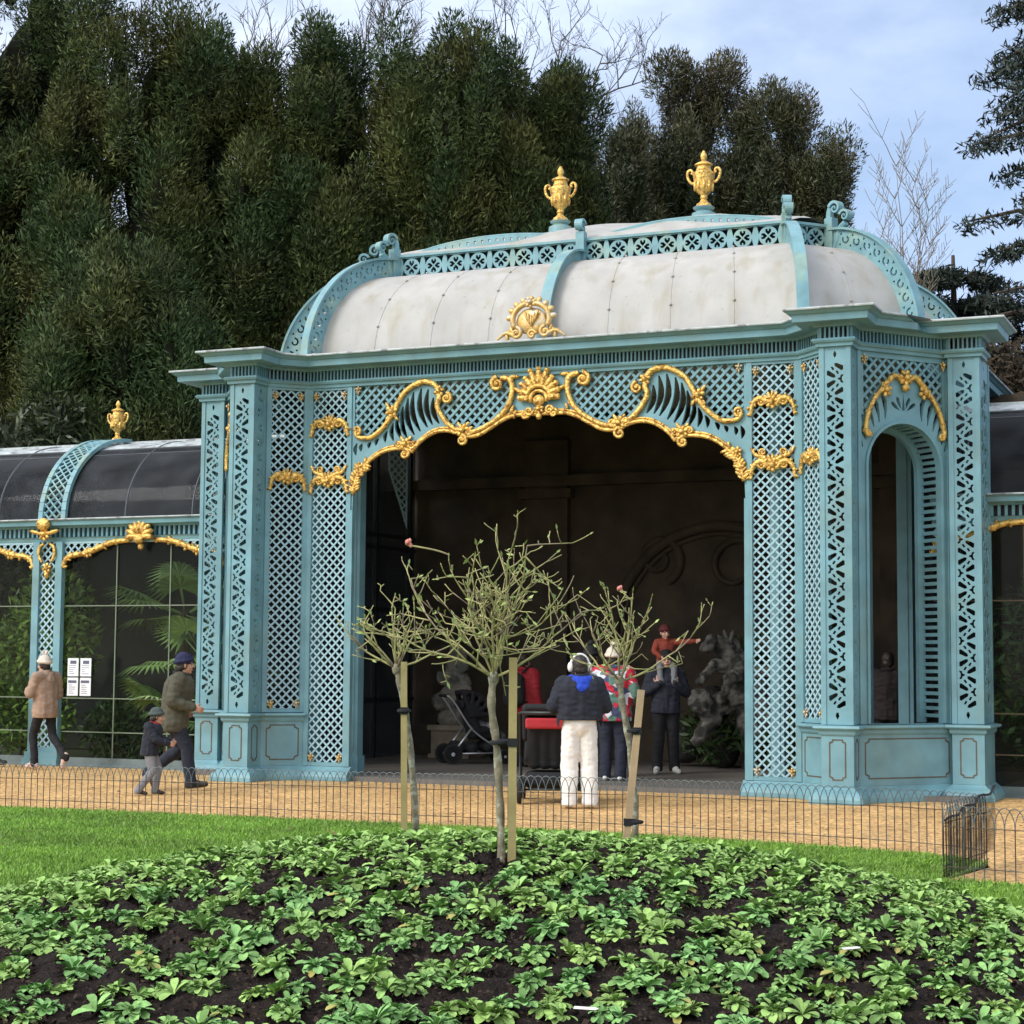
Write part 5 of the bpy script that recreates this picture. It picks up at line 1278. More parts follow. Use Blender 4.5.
# fallen leaves on path and lawn
rng = np.random.default_rng(31); n = 420; la = rng.uniform(-6, 6.5, n); de = rng.uniform(12, 23, n)
p = np.stack([CAM.x+RGT.x*la+FWD.x*de, CAM.y+RGT.y*la+FWD.y*de, np.full(n, .012)], 1)
ok = (p[:,1] < -.6) & (np.hypot(p[:,0]-BEDC.x, p[:,1]-BEDC.y) > BR+.05); p = p[ok]; n = len(p)
p[:,2] += np.where(inside(p[:,0], p[:,1], LAWN), .03, 0.)
a = rng.uniform(0, 2*PI, n); sz = rng.uniform(.014, .034, n)[:,None]
d1 = np.stack([np.cos(a), np.sin(a), rng.uniform(-.3,.4,n)], 1)*sz; d2 = np.stack([-np.sin(a), np.cos(a), rng.uniform(-.3,.4,n)], 1)*sz*.55
tag(quads('fallen_leaves', np.stack([p-d1, p+d2, p+d1, p-d2], 1), mat('fallen_brown_leaf', (.16, .085, .035), .8, island=.7)), kind='stuff')

# ------------------------------------------------------------------ hooped wire fences
def resample(path, step):
    out = [path[0]]; acc = 0
    for i in range(len(path)-1):
        x0, y0 = path[i]; x1, y1 = path[i+1]; L = math.hypot(x1-x0, y1-y0); t = step-acc
        while t <= L: out.append((x0+(x1-x0)*t/L, y0+(y1-y0)*t/L)); t += step
        acc = (acc+L) % step
    return out
def wire_fence(label, path, pitch=.0775, H=.55, lean=0.):
    t = thing('wire_fence', label, 'fence', (*path[0], 0)); ox, oy = path[0]
    q = [(x-ox, y-oy) for x, y in resample(path, pitch)]
    pk, hp_ = MB(), MB(); H0 = H
    ZT = [(H0*(1-lean*(1-i/len(q)))-.155) for i in range(len(q))]
    for i, (x, y) in enumerate(q):
        zt = ZT[i]; pk.tube([(x, y, -.03), (x, y, zt+.01)], .0048, 5)
        if i+2 < len(q):
            x2, y2 = q[i+2]; pts = []
            for k in range(9):
                a = PI*k/8; f = .5-.5*math.cos(a); pts.append((x+(x2-x)*f, y+(y2-y)*f+(.004 if i % 2 else -.004), zt+.155*math.sin(a)))
            hp_.tube(pts, .0038, 5)
    pk.build('picket_wires', WIRE, t); hp_.build('hooped_top', WIRE_TOP, t)
    mb = MB()
    mb.tube([(x, y-.008, .10) for x, y in q], .0036, 5); mb.tube([(x, y-.008, z) for (x, y), z in zip(q, ZT)], .0036, 5)
    mb.build('rail_wires', WIRE, t); return t
wire_fence('low hooped wire fence running along the lawn in front of the pavilion', FEN, lean=.26)
wire_fence('short hooped wire fence draped with black netting, turning away from the lawn corner', [(6.42,-7.67),(6.45,-7.3),(6.50,-6.9),(6.55,-6.42)], H=.57)
wire_fence('low hooped wire fence at the lower right, beyond the netted corner', FEN2)
NET = bpy.data.materials.new('black_netting'); NET.use_nodes = True; nt = NET.node_tree
nt.nodes.clear(); out = nd(nt, 'ShaderNodeOutputMaterial'); df = nd(nt, 'ShaderNodeBsdfDiffuse'); df.inputs[0].default_value = (.012,.014,.014,1); tr = nd(nt, 'ShaderNodeBsdfTransparent'); mx = nd(nt, 'ShaderNodeMixShader')
tc = nd(nt, 'ShaderNodeTexCoord'); no = nd(nt, 'ShaderNodeTexNoise'); no.inputs['Scale'].default_value = 7; nt.links.new(tc.outputs['Object'], no.inputs['Vector']); mr = nd(nt, 'ShaderNodeMapRange'); mr.inputs[1].default_value = .3; mr.inputs[2].default_value = .7; mr.inputs[3].default_value = .35; mr.inputs[4].default_value = .72
nt.links.new(no.outputs[0], mr.inputs[0]); nt.links.new(mr.outputs[0], mx.inputs[0]); nt.links.new(tr.outputs[0], mx.inputs[1]); nt.links.new(df.outputs[0], mx.inputs[2]); nt.links.new(mx.outputs[0], out.inputs[0])
t = thing('netting', 'black plastic netting bundled over the short fence at the lawn corner', 'netting', (6.42, -7.67, 0))
mb = MB(); n_, m_ = 30, 12; vs, fs = [], []
for i in range(n_+1):
    f = i/n_
    for j in range(m_+1):
        g = j/m_; zb = .02+.13*max(0, f-.35); zt_ = .44+.17*f+.012*math.sin(f*21)
        vs.append((.0+.16*f+.014*math.sin(f*19+g*5)+.03*g, -.03+1.42*f+.01*math.sin(g*9+f*4), zb+(zt_-zb)*g))
for i in range(n_):
    for j in range(m_): fs.append((i*(m_+1)+j, (i+1)*(m_+1)+j, (i+1)*(m_+1)+j+1, i*(m_+1)+j+1))
mb.add(vs, fs); mb.build('mesh_sheet', NET, t, True)
mb = MB(); mb.tube([(.03+.16*f+.014*math.sin(f*19+5), -.03+1.42*f, .44+.17*f+.012*math.sin(f*21)) for f in np.linspace(0, 1, 22)], .009, 6); mb.build('hem_cord', BLACKC, t, True)

# ------------------------------------------------------------------ flower bed
SOIL = mat('dark_compost', (.017, .0115, .009), .95, var=.5, scale=12, second=(.06, .045, .035), sscale=70, sthr=(.60, .68), bump=1., bscale=30, bdist=.05, spec=.15)
vs, fs = [], []; nr, na = 46, 150; rnd = np.random.default_rng(2)
for i in range(nr+1):
    r = BR*i/nr
    for k in range(na):
        a = 2*PI*k/na; x, y = r*math.cos(a), r*math.sin(a); f = min(1, (BR-r)/.3)
        vs.append((BEDC.x+x, BEDC.y+y, .008+bed_z(BEDC.x+x, BEDC.y+y)+f*.028*float(rnd.normal())*.6))
for i in range(nr):
    for k in range(na): fs.append((i*na+k, (i+1)*na+k, (i+1)*na+(k+1) % na, i*na+(k+1) % na))
mb = MB(); mb.add(vs, fs); tag(mb.build('flower_bed_soil', SOIL, None, True), kind='structure')
# crumbs of compost and bark
rng = np.random.default_rng(21); n = 42000; rr = BR*np.sqrt(rng.random(n)); a = rng.uniform(0, 2*PI, n)
p = np.stack([BEDC.x+rr*np.cos(a), BEDC.y+rr*np.sin(a), BH*(1-(rr/BR)**2)+.018], 1); d1 = rng.normal(size=(n,3)); d1 /= np.linalg.norm(d1, axis=1)[:,None]; d2 = np.cross(d1, rng.normal(size=(n,3))); d2 /= np.linalg.norm(d2, axis=1)[:,None]
sz = (.005+.016*rng.random(n)**2)[:,None]
CRUMB = mat('bark_crumb', (.034, .023, .017), .9, island=.95, spec=.2)
tag(quads('compost_crumbs', np.stack([p-d1*sz, p+d2*sz*.6, p+d1*sz, p-d2*sz*.6], 1), CRUMB), kind='stuff')

LEAF = mat('bedding_leaf', (.245, .40, .160), .9, var=.25, scale=22, island=.38, bump=.4, bscale=70, spec=.12)
LEAFY = mat('yellowing_leaf', (.42, .38, .10), .55, var=.2, scale=8, island=.3)
def leaf_tint(m):          # pale green young leaves and deeper old ones, by leaf
    nt = m.node_tree; L = nt.links; bs = nt.nodes['Principled BSDF']; src = bs.inputs['Base Color'].links[0].from_socket
    oi = nd(nt, 'ShaderNodeObjectInfo'); r = nd(nt, 'ShaderNodeValToRGB'); e = r.color_ramp.elements
    e[0].color = (.82, .96, .84, 1); e[1].color = (1.15, 1.05, .75, 1); L.new(oi.outputs['Random'], r.inputs[0])
    mu = nd(nt, 'ShaderNodeMix', data_type='RGBA', blend_type='MULTIPLY'); mu.inputs['Factor'].default_value = 1; L.new(src, mu.inputs[6]); L.new(r.outputs[0], mu.inputs[7]); L.new(mu.outputs[2], bs.inputs['Base Color'])
    bs.inputs['Subsurface Weight'].default_value = .0
leaf_tint(LEAF)
def leaf_geo(mb, base, az, el, L, W, droop, roll):
    """spoon shaped leaf with a folded midrib"""
    rows = ((0,.14,0),(.22,.26,0),(.45,.66,0),(.68,1.,0),(.88,.86,0),(1.,.32,0)); pts = []
    c = Vector(base); ca, sa = math.cos(az), math.sin(az); side = Vector((-sa, ca, 0)); prev = 0
    for t, w, _ in rows:
        e = el-droop*t; st = (t-prev)*L; prev = t
        d = Vector((ca*math.cos(e), sa*math.cos(e), math.sin(e))); c = c+d*st
        up = Vector((-ca*math.sin(e), -sa*math.sin(e), math.cos(e))); sd = (side*math.cos(roll)+up*math.sin(roll))
        hw = W*w/2; pts += [c-sd*hw+up*hw*.35, c, c+sd*hw+up*hw*.35]
    fs = []
    for i in range(len(rows)-1):
        for j in range(2): fs.append((i*3+j, i*3+j+1, (i+1)*3+j+1, (i+1)*3+j))
    mb.add(pts, fs)
def rosette(seed, yellow=0):
    rnd = random.Random(seed); mb, my = MB(), MB(); S = rnd.uniform(.9, 1.1)
    k = 0
    for (cnt, e0, L, dr) in ((8, 1.25, .055, .6), (11, .95, .085, 1.0), (13, .6, .110, 1.2), (10, .3, .118, 1.0)):
        off = rnd.random()*6
        for i in range(cnt):
            tgt = my if (yellow and e0 < .6 and rnd.random() < .07*yellow) else mb
            leaf_geo(tgt, (rnd.uniform(-.02,.02), rnd.uniform(-.02,.02), .012), off+2*PI*i/cnt+rnd.uniform(-.35,.35), e0+rnd.uniform(-.2,.25), L*S*rnd.uniform(.75,1.15), L*S*rnd.uniform(.36,.50), dr*rnd.uniform(.7,1.3), rnd.uniform(-.4,.4))
    # a second crown, so that clumps are lopsided
    ox, oy = rnd.choice((-1,1))*rnd.uniform(.06,.13), rnd.choice((-1,1))*rnd.uniform(.04,.12)
    for i in range(16): leaf_geo(mb, (ox, oy, .01), rnd.random()*6.28, rnd.uniform(.3,1.3), .10*S*rnd.uniform(.7,1.15), .042*S, rnd.uniform(.5,1.1), rnd.uniform(-.4,.4))
    return mb, my
protos = []
for k in range(9):
    g, y = rosette(40+k, yellow=(0, 1, 0, 2, 1, 0, 3, 1, 0)[k])
    me = bpy.data.meshes.new('bedding_plant'); V = g.v+y.v; me.from_pydata(V, [], g.f+[tuple(i+len(g.v) for i in f) for f in y.f]); me.update()
    me.materials.append(LEAF); me.materials.append(LEAFY); me.polygons.foreach_set('material_index', [0]*len(g.f)+[1]*len(y.f)); me.polygons.foreach_set('use_smooth', [True]*len(me.polygons)); protos.append(me)
rnd = random.Random(17); spots = []
step = .160
u = -BR
row = 0
while u < BR:
    v = -BR+(row % 2)*step*.5
    while v < BR:
        du, dv = u+rnd.uniform(-.045,.045), v+rnd.uniform(-.075,.075)
        if math.hypot(du, dv) < BR-.14 and rnd.random() > .17:
            # rows run away from the viewer, a little slanted
            lat = du; dep = dv
            p = Vector((BEDC.x, BEDC.y, 0))+RGT*(lat*.97+dep*.24)+FWD*(dep*.97-lat*.24); spots.append((p.x, p.y))
        v += step*.95
    u += step*1.30; row += 1
def cam_uv(x, y):
    d = Vector((x-CAM.x, y-CAM.y, 0)); return d.dot(RGT), d.dot(FWD)
vis, rest = [], []
for x, y in spots:
    la, de = cam_uv(x, y); z = bed_z(x, y)
    seen = abs(la)/de < .30 and FPX*(CAM.z-z-.1)/de < 1024-673+25
    # behind the crest of the mound plants cannot be seen
    r = math.hypot(x-BEDC.x, y-BEDC.y)
    if seen: vis.append((de, x, y))
    else: rest.append((x, y))
vis.sort(); more = [(x, y) for _, x, y in vis[298:]]; vis = vis[:298]
def put_plant(x, y, i, rnd):
    o = bpy.data.objects.new('bedding_plant', protos[i % len(protos)]); COL.objects.link(o)
    s = rnd.uniform(.52, .88); o.location = (x, y, bed_z(x, y)+.012); o.rotation_euler = (rnd.uniform(-.12,.12), rnd.uniform(-.12,.12), rnd.random()*6.28); o.scale = (s, s, s*rnd.uniform(.85, 1.15)); return o
for i, (_, x, y) in enumerate(vis):
    tag(put_plant(x, y, rnd.randrange(9), rnd), 'low leafy green bedding plant growing in the dark soil of the mounded flower bed', 'bedding plant', 'bedding plants in the flower bed')
# plants beyond those, in one object
V, F, MI = [], [], []
for x, y in rest+more:
    me = protos[rnd.randrange(9)]; s = rnd.uniform(.52, .88); T = Matrix.Translation((x, y, bed_z(x, y)+.012)) @ Matrix.Rotation(rnd.random()*6.28, 4, 'Z') @ Matrix.Scale(s, 4); b = len(V)
    V += [tuple(T @ v.co) for v in me.vertices]; F += [tuple(i+b for i in p.vertices) for p in me.polygons]; MI += [p.material_index for p in me.polygons]
me = bpy.data.meshes.new('bedding_foliage'); me.from_pydata(V, [], F); me.update(); me.materials.append(LEAF); me.materials.append(LEAFY); me.polygons.foreach_set('material_index', MI); me.polygons.foreach_set('use_smooth', [True]*len(F))
o = bpy.data.objects.new('bedding_foliage', me); COL.objects.link(o); tag(o, kind='stuff')
print('plants', len(vis), 'rest', len(rest), 'more', len(more))

# ------------------------------------------------------------------ standard roses and their stakes
TWIG = mat('lichen_green_twig', (.34, .315, .13), .8, var=.3, scale=9, second=(.20, .15, .10), sscale=7, sthr=(.5, .62))
TRUNKM = mat('pale_lichened_bark', (.19, .165, .11), .9, var=.45, scale=18, second=(.34, .34, .26), sscale=16, sthr=(.52, .6), bump=.6, bscale=60, bdist=.01)
STAKE = mat('weathered_green_timber', (.30, .245, .10), .8, var=.2, scale=5, bump=.3, bscale=40)
STAKE_PINK = mat('bleached_timber', (.40, .28, .16), .8, var=.2, scale=5, bump=.3, bscale=40)
HIP = mat('faded_pink_petal', (.62, .22, .18), .6, var=.15, island=.3); YLEAF = mat('pale_green_rose_leaf', (.26, .33, .09), .5, island=.35)
def rose(label, lat, dep, h, crown_w, crown_h, seed, trunk_pts, dens=1., flowers=()):
    g = ground(lat, dep); z0 = bed_z(g.x, g.y); rnd = random.Random(seed)
    t = thing('rose_tree', label, 'rose tree', (g.x, g.y, z0), YAW, 'standard rose trees in the flower bed')
    pts = spline([(x, y, z*h) for x, y, z in trunk_pts], 5); mb = MB()
    mb.tube(pts, [.0205+.003*math.sin(i*1.7) for i in range(len(pts))], 8); top = Vector(pts[-1]); mb.ell(top, (.030,.028,.04), 8, 6)
    mb.build('trunk', TRUNKM, t, True)
    br, lf, tips = MB(), [], []
    def grow(p, d, L, r, lev):
        n = max(3, int(L/.055)); q = [p.copy()]; c = p.copy(); dd = d.normalized(); kids = []
        for i in range(n):
            dd = (dd+Vector((rnd.gauss(0,.12), rnd.gauss(0,.12), rnd.gauss(.06,.10)))).normalized(); c = c+dd*(L/n); q.append(c.copy())
            if i > 0 and lev < 3 and rnd.random() < (.66 if lev < 2 else .42)*dens: kids.append((c.copy(), dd.copy(), 1-i/n))
        br.tube(q, [max(.0028, r*(1-.6*i/n)) for i in range(n+1)], 5); tips.append((q[-1], dd.copy()))
        for i in range(1, n):
            if rnd.random() < .13: lf.append((q[i], Vector((rnd.gauss(0,1), rnd.gauss(0,1), rnd.gauss(.6,.8))).normalized()))
        for (c, e, f) in kids:
            s = Vector((rnd.gauss(0,1), rnd.gauss(0,1), rnd.gauss(.25,.7))).normalized()
            grow(c, (e*.55+s*.75), L*rnd.uniform(.35,.62)*(.6+.4*f), r*.62, lev+1)
    nb = 10
    for k in range(nb):
        a = 2*PI*k/nb*1.0+rnd.uniform(-.25,.25); tilt = (1.0, .45, .8, .15, .95, .6)[k % 6]*rnd.uniform(.85, 1.1)
        d = Vector((math.cos(a)*crown_w*.62*tilt, math.sin(a)*crown_w*.5*tilt, crown_h*(1.0-.62*tilt)))
        grow(top, d, d.length*rnd.uniform(.72, 1.0), .0082, 0)
    br.build('branches', TWIG, t, True)
    V = []
    for p, d in lf+[tp for tp in tips if rnd.random() < .28]:
        s = rnd.uniform(.012, .026); b = d.orthogonal().normalized()*s*.45
        V.append([p, p+d*s+b, p+d*s*2, p+d*s-b])
    quads('leaves', np.array([[tuple(v) for v in q] for q in V]), YLEAF, t)
    for (x, y, z) in flowers:
        c = Vector((x, y, z)); mb = MB()
        near = min(tips, key=lambda tp: (tp[0]-c).length)[0]; mb.tube(spline([tuple(near), tuple(near.lerp(c, .5)+Vector((.03,0,.0))), tuple(c)], 4), .0045, 5)
        mb.build('flower_stalk', TWIG, t); mb = MB()
        for k in range(7):
            a = k*.9; mb.ell(c+Vector((.012*math.cos(a), .012*math.sin(a), .004*k)), (.008,.008,.013), 6, 5)
        mb.build('faded_flower', HIP, t, True)
    return g, z0
def stake(label, lat, dep, p, q, w, m, ties, trunk_dx):
    g = ground(lat, dep); z0 = bed_z(g.x, g.y); t = thing('wooden_stake', label, 'stake', (g.x, g.y, z0), YAW, 'timber stakes holding the rose trees')
    mb = MB(); mb.beam(p, q, w, w, (0,1,0)); mb.build('post', m, t)
    for z in ties:
        f = (z-p[2])/(q[2]-p[2]); c = Vector(p).lerp(Vector(q), f); mb = MB()
        mb.box(c.x-w*.62, c.x+w*.62, c.y-w*.62, c.y+w*.62, z-.022, z+.022); mb.tube([(c.x+trunk_dx(z)*k, c.y, z) for k in (0, .4, 1)], .018, 6); mb.tube([(c.x+trunk_dx(z)+.034*math.cos(a), c.y+.034*math.sin(a), z) for a in np.linspace(0, 2*PI, 11)[:-1]], .011, 6, None, True)
        mb.build('tie', BLACKC, t)
rose('largest bare rose tree, middle of the three, with dense tangled green twigs', -.07, 9.45, .95, 1.03, .82, 8, [(.03,0,-.02),(.02,0,.3),(.0,0,.62),(-.03,0,.85),(-.02,0,1.0)], 1.12, [(-.47,-.05,1.64)])
rose('short bare rose tree at the left of the three, its twigs overlapping the lattice', -.573, 11.2, 1.06, .70, .50, 12, [(.0,0,-.02),(-.02,.0,.3),(-.06,0,.65),(-.11,0,.9),(-.135,0,1.0)], 1.0)
rose('bare rose tree right of the middle one, leaning trunk crossing its stake', .775, 11.2, 1.02, .86, .66, 23, [(.0,0,-.02),(-.01,0,.3),(-.035,0,.6),(-.08,0,.85),(-.10,0,1.0)], .9, [(-.1,0,1.58)])
stake('upright square stake beside the trunk of the middle rose tree', .012, 9.42, (0,0,-.05), (0,0,1.06), .043, STAKE, (.62,), lambda z: -.075)
stake('slim stake behind the trunk of the rose tree on the left', -.653, 11.12, (.01,0,-.05), (-.005,0,1.10), .038, STAKE, (.80,), lambda z: .0)
stake('tilted pale stake crossing the leaning trunk of the rose tree on the right', .70, 11.05, (-.0,0,-.05), (.098,0,.95), .042, STAKE_PINK, (.70, .15), lambda z: .07-.13*z)
# pale plant label lying in the bed
for lab, la, de, a in (('small white plant label lying in the soil towards the right of the flower bed', 1.50, 8.0, .9), ('small white plant label lying in the soil near the bottom centre of the bed', .30, 7.05, .1)):
    g = ground(la, de); t = thing('plant_label', lab, 'plant label', (g.x, g.y, bed_z(g.x, g.y)+.06), a)
    mb = MB(); mb.plate([[(-.05,-.009),(.035,-.009),(.05,0),(.035,.009),(-.05,.009)]], .002, Matrix.Rotation(.35, 4, 'X')); mb.build('tag', WHITEP, t)
# ================================================================== TREES BEHIND
YEW = mat('yew_foliage', (.030, .054, .014), .65, var=.40, scale=.8, island=.55, second=(.080, .082, .020), sscale=.45, sthr=(.46, .66), spec=.25)
YEWG = mat('green_yew_foliage', (.034, .062, .019), .65, var=.35, scale=.8, island=.5, second=(.075, .085, .024), sscale=.6, sthr=(.46, .66), spec=.25)
YEWB = mat('bronzed_yew_foliage', (.072, .062, .021), .6, var=.35, scale=.6, island=.55, second=(.040, .055, .018), sscale=.4, sthr=(.45, .65))
CORE = mat('crown_dark_filler', (.010, .011, .006), .95, var=.3, spec=.1)
CEDAR = mat('blue_green_needle', (.015, .026, .017), .6, var=.3, scale=.7, island=.5)
GREYLEAF = mat('grey_green_leaf', (.085, .105, .06), .55, var=.3, scale=1.5, island=.5)
BRACKEN = mat('dead_brown_leaf', (.060, .042, .022), .8, var=.3, scale=1.5, island=.5)
PALETWIG = mat('pale_bare_twig', (.20, .165, .12), .9, var=.2); GREYTWIG = mat('grey_bare_twig', (.085, .075, .062), .9, var=.2)
def yew_parts(rx, ry, H, seed, n, m):
    rng = np.random.default_rng(seed); lob = []
    cz, rz = H*.50, H*.50
    for k in range(210):
        d = rng.normal(size=3); d /= np.linalg.norm(d); d[1] = -abs(d[1]) if rng.random() < .75 else d[1]
        f = rng.uniform(.62, 1.0)
        w = rng.uniform(.26, .62)*(rx/3.2)**.5; h = w*rng.uniform(1.4, 2.7)
        z = cz+d[2]*rz*f-h*.25
        lob.append((d[0]*(rx-w*.5)*f, d[1]*(ry-w*.5)*f, max(h, min(z, H-h*.9)), w, w, h))
    for k in range(8): w = rng.uniform(.3,.6); lob.append((rng.uniform(-.55,.55)*rx, rng.uniform(-.5,.3)*ry, H-rng.uniform(.7,2.0), w, w, w*rng.uniform(1.,1.7)))
    q = leafy(int(n*1.25), lob, .145, .031, .85, .60, rng, .42, 1.18, .7)
    core = MB()  # dark solid lumps added inside the crown to block light
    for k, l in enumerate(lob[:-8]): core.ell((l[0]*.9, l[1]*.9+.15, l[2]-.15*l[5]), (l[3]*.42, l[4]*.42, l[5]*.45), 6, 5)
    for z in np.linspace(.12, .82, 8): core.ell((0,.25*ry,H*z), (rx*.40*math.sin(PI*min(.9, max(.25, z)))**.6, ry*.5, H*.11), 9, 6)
    return q, core
PROTO = {}
def yew(label, px_lat, dep, H, rx, ry, kind, seed, n, m=None, name='yew_tree'):
    g = ground(px_lat, dep); t = thing(name, label, 'yew tree', (g.x, g.y, 0), YAW, 'dark evergreen trees behind the pavilion')
    q, core = yew_parts(rx, ry, H, seed, n, m); quads('crown', q, m or YEW, t)
    core.build('crown_light_block', CORE, t); mb = MB(); mb.tube([(0,.3,0),(.05,.3,H*.3),(0,.3,H*.8)], [.38,.3,.12], 9); mb.build('trunk', BARK, t); return t
def L_(px, d): return (px-512)/FPX*d
def Zt(y, d): return CAM.z+(673-y)/FPX*d
yew('broad dark yew at the far left with sky showing through its thin top', L_(15, 40), 40, Zt(-45, 40), 3.6, 3.0, 0, 1, 161200, YEW)
yew('tall dense yew left of the pavilion dome, second from the far left', L_(165, 38), 38, Zt(-22, 38), 3.5, 3.0, 0, 2, 209560, YEW)
yew('tall dense yew rising behind the left corner scroll of the dome', L_(315, 38.5), 38.5, Zt(2, 38.5), 3.4, 3.0, 0, 3, 209560, YEW)
yew('tall dense yew rising between the corner scroll and the first gilded urn', L_(450, 38), 38, Zt(14, 38), 2.9, 3.0, 0, 4, 209560, YEW)
yew('dark yew directly behind the first gilded urn, at the edge of the open sky', L_(553, 39), 39, Zt(62, 39), 1.45, 2.4, 0, 5, 145080, YEW)
yew('small bronzed yew filling the notch between the two gilded urns', L_(628, 44), 44, Zt(108, 44), 1.2, 2.0, 0, 6, 104780, YEWB)
yew('tallest bronzed yew with several pointed tops behind the second gilded urn', L_(692, 45), 45, Zt(40, 45), 1.75, 2.2, 0, 7, 145080, YEWB)
yew('bronzed yew with rounded top just right of the second gilded urn', L_(765, 45), 45, Zt(74, 45), 1.85, 2.2, 0, 8, 137020, YEWB)
yew('bronzed yew with thin outer sprays against the sky above the right corner scroll', L_(824, 44), 44, Zt(124, 44), 1.35, 1.6, 0, 9, 80600, YEWB)
yew('low dark evergreen in front of the big yews, seen above the left wing roof', L_(120, 34), 34, Zt(250, 34), 2.4, 1.8, 0, 10, 104780, YEWG, 'evergreen_tree')
# grey-green shrub above the left wing, brown thicket above the right wing
g = ground(L_(22, 33), 33); s_ = shrub('grey_shrub', 'grey green shrub rising behind the left wing roof at the picture edge', (g.x, g.y, 0), [(0,0,3.4,1.4,1.0,2.6),(-.9,0,4.6,1.1,.8,1.5),(.6,0,5.4,.8,.7,1.1)], 15000, .24, .085, GREYLEAF, seed=31); s_.rotation_euler.z = YAW
g = ground(L_(1012, 29), 29); s_ = shrub('brown_thicket', 'brown leafless thicket above the right wing roof', (g.x, g.y, 0), [(0,0,4.0,1.0,1.0,3.0),(.5,0,5.6,.9,.8,1.4),(-.3,0,5.4,.45,.6,1.1)], 13000, .17, .05, BRACKEN, seed=32, stems=5); s_.rotation_euler.z = YAW
# cedar at the right edge
def cedar(label, lat, dep, H, seed):
    g = ground(lat, dep); t = thing('cedar_tree', label, 'conifer', (g.x, g.y, 0), YAW); rng = np.random.default_rng(seed); lob = []; wood = MB()
    z = 3.2
    while z < H-.3:
        for k in range(5):
            a = rng.uniform(0, 2*PI); R = (.5+2.3*(1-z/H)**.6)*rng.uniform(.6, 1.05)
            wood.tube([(0,0,z), (math.cos(a)*R*.5, math.sin(a)*R*.5, z+.18), (math.cos(a)*R, math.sin(a)*R, z-.05)], [.06,.04,.015], 5)
            for f in (.45, .72, .97): lob.append((math.cos(a)*R*f, math.sin(a)*R*f, z+.12-.25*f*f, .38*rng.uniform(.7,1.2), .38*rng.uniform(.7,1.2), .17))
        z += rng.uniform(.32, .52)
    quads('crown', leafy(46000, lob, .17, .035, .0, .9, rng, .15), CEDAR, t)
    wood.tube([(0,0,0),(.03,0,H*.5),(0,0,H)], [.26,.16,.03], 9); wood.build('trunk', BARK, t); return t
cedar('tall blue green conifer with drooping layered branches at the right picture edge', L_(1080, 30), 30, 15.5, 3)
t = cedar('bushy young pine showing above the right corner of the pavilion cornice', L_(958, 31), 31, 8.75, 8)
# bare trees
def bare(label, lat, dep, H, spread, seed, m, start, r0, lev=4, fan=.55, cat='bare tree', grp=None, first=6):
    g = ground(lat, dep); rnd = random.Random(seed); t = thing('bare_tree', label, cat, (g.x, g.y, 0), YAW, grp); tr, br = MB(), MB()
    tr.tube(spline([(0,0,0),(rnd.uniform(-.1,.1),0,H*.25),(rnd.uniform(-.1,.1),0,H*start)], 4), [r0, r0*.95, r0*.9, r0*.85, r0*.8, r0*.78, r0*.75, r0*.72, r0*.7], 8); tr.build('trunk', m, t, True)
    def grow(p, d, L, r, l):
        n = 5; q = [p.copy()]; c = p.copy(); dd = d.normalized()
        for i in range(n):
            dd = (dd+Vector((rnd.gauss(0,.10), rnd.gauss(0,.10), rnd.gauss(.03,.08)))).normalized(); c = c+dd*L/n; q.append(c.copy())
            if l > 0 and i > 0:
                for _ in range(1 if l > 1 else 2):
                    s = Vector((rnd.gauss(0,1), rnd.gauss(0,1), rnd.gauss(.3,.5))).normalized(); grow(c, dd*.75+s*fan, L*rnd.uniform(.42,.62), r*.55, l-1)
        br.tube(q, [max(.005, r*(1-.6*i/n)) for i in range(n+1)], 4 if l < 2 else 6)
    for k in range(first):
        a = 2*PI*k/first+rnd.random(); d = Vector((math.cos(a)*spread, math.sin(a)*spread, 1)); z = H*start*(1-.04*k); grow(Vector((0,0,z)), d, H*(1-start)*.62, r0*.30, lev-1)
    br.build('branches', m, t, True); return t
bare('bare winter tree with fine spreading twigs above the yews, against open sky', L_(500, 52), 52, Zt(-75, 52), 1.0, 3, GREYTWIG, .66, .24, 5, .7, first=9)
bare('bare winter tree showing through the notch at the top of the yews', L_(300, 50), 50, Zt(-60, 50), .6, 5, GREYTWIG, .72, .2)
bare('bare winter tree behind the thin topped yew at the far left', L_(40, 50), 50, Zt(-70, 50), .6, 7, GREYTWIG, .70, .2)
def sapling(label, lat, dep, H, seed):
    g = ground(lat, dep); rnd = random.Random(seed); t = thing('bare_sapling', label, 'sapling', (g.x, g.y, 0), YAW); mb, br = MB(), MB()
    mb.tube(spline([(0,0,0),(.05,0,H*.4),(0,0,H*.66)], 4), list(np.linspace(.06,.03,9)), 6); mb.build('trunk', PALETWIG, t, True)
    def grow(p, d, L, r, l):
        q = [p.copy()]; c = p.copy(); d = d.normalized()
        for i in range(7):
            d = (d+Vector((rnd.gauss(0,.06), rnd.gauss(0,.06), .05))).normalized(); c = c+d*L/7; q.append(c.copy())
            if l and i > 0:
                for s in (1, -1):
                    if rnd.random() < .75: grow(c, d*.9+Vector((s*.55, rnd.uniform(-.5,.5), 0)), L*rnd.uniform(.18,.34), r*.5, l-1)
        br.tube(q, [max(.004, r*(1-.75*i/7)) for i in range(8)], 5)
    for k in range(7):
        a = (k-3)*.075+rnd.uniform(-.04,.04); grow(Vector((0,0,H*(.60+.01*k))), Vector((math.sin(a), rnd.uniform(-.2,.2), math.cos(a))), H*.34*(1.05-.26*abs(k-3)/1.6), .016, 2)
    br.build('branches', PALETWIG, t, True)
sapling('slender bare sapling with pale twigs above the right corner of the cornice', L_(910, 28), 28, Zt(150, 28), 4)
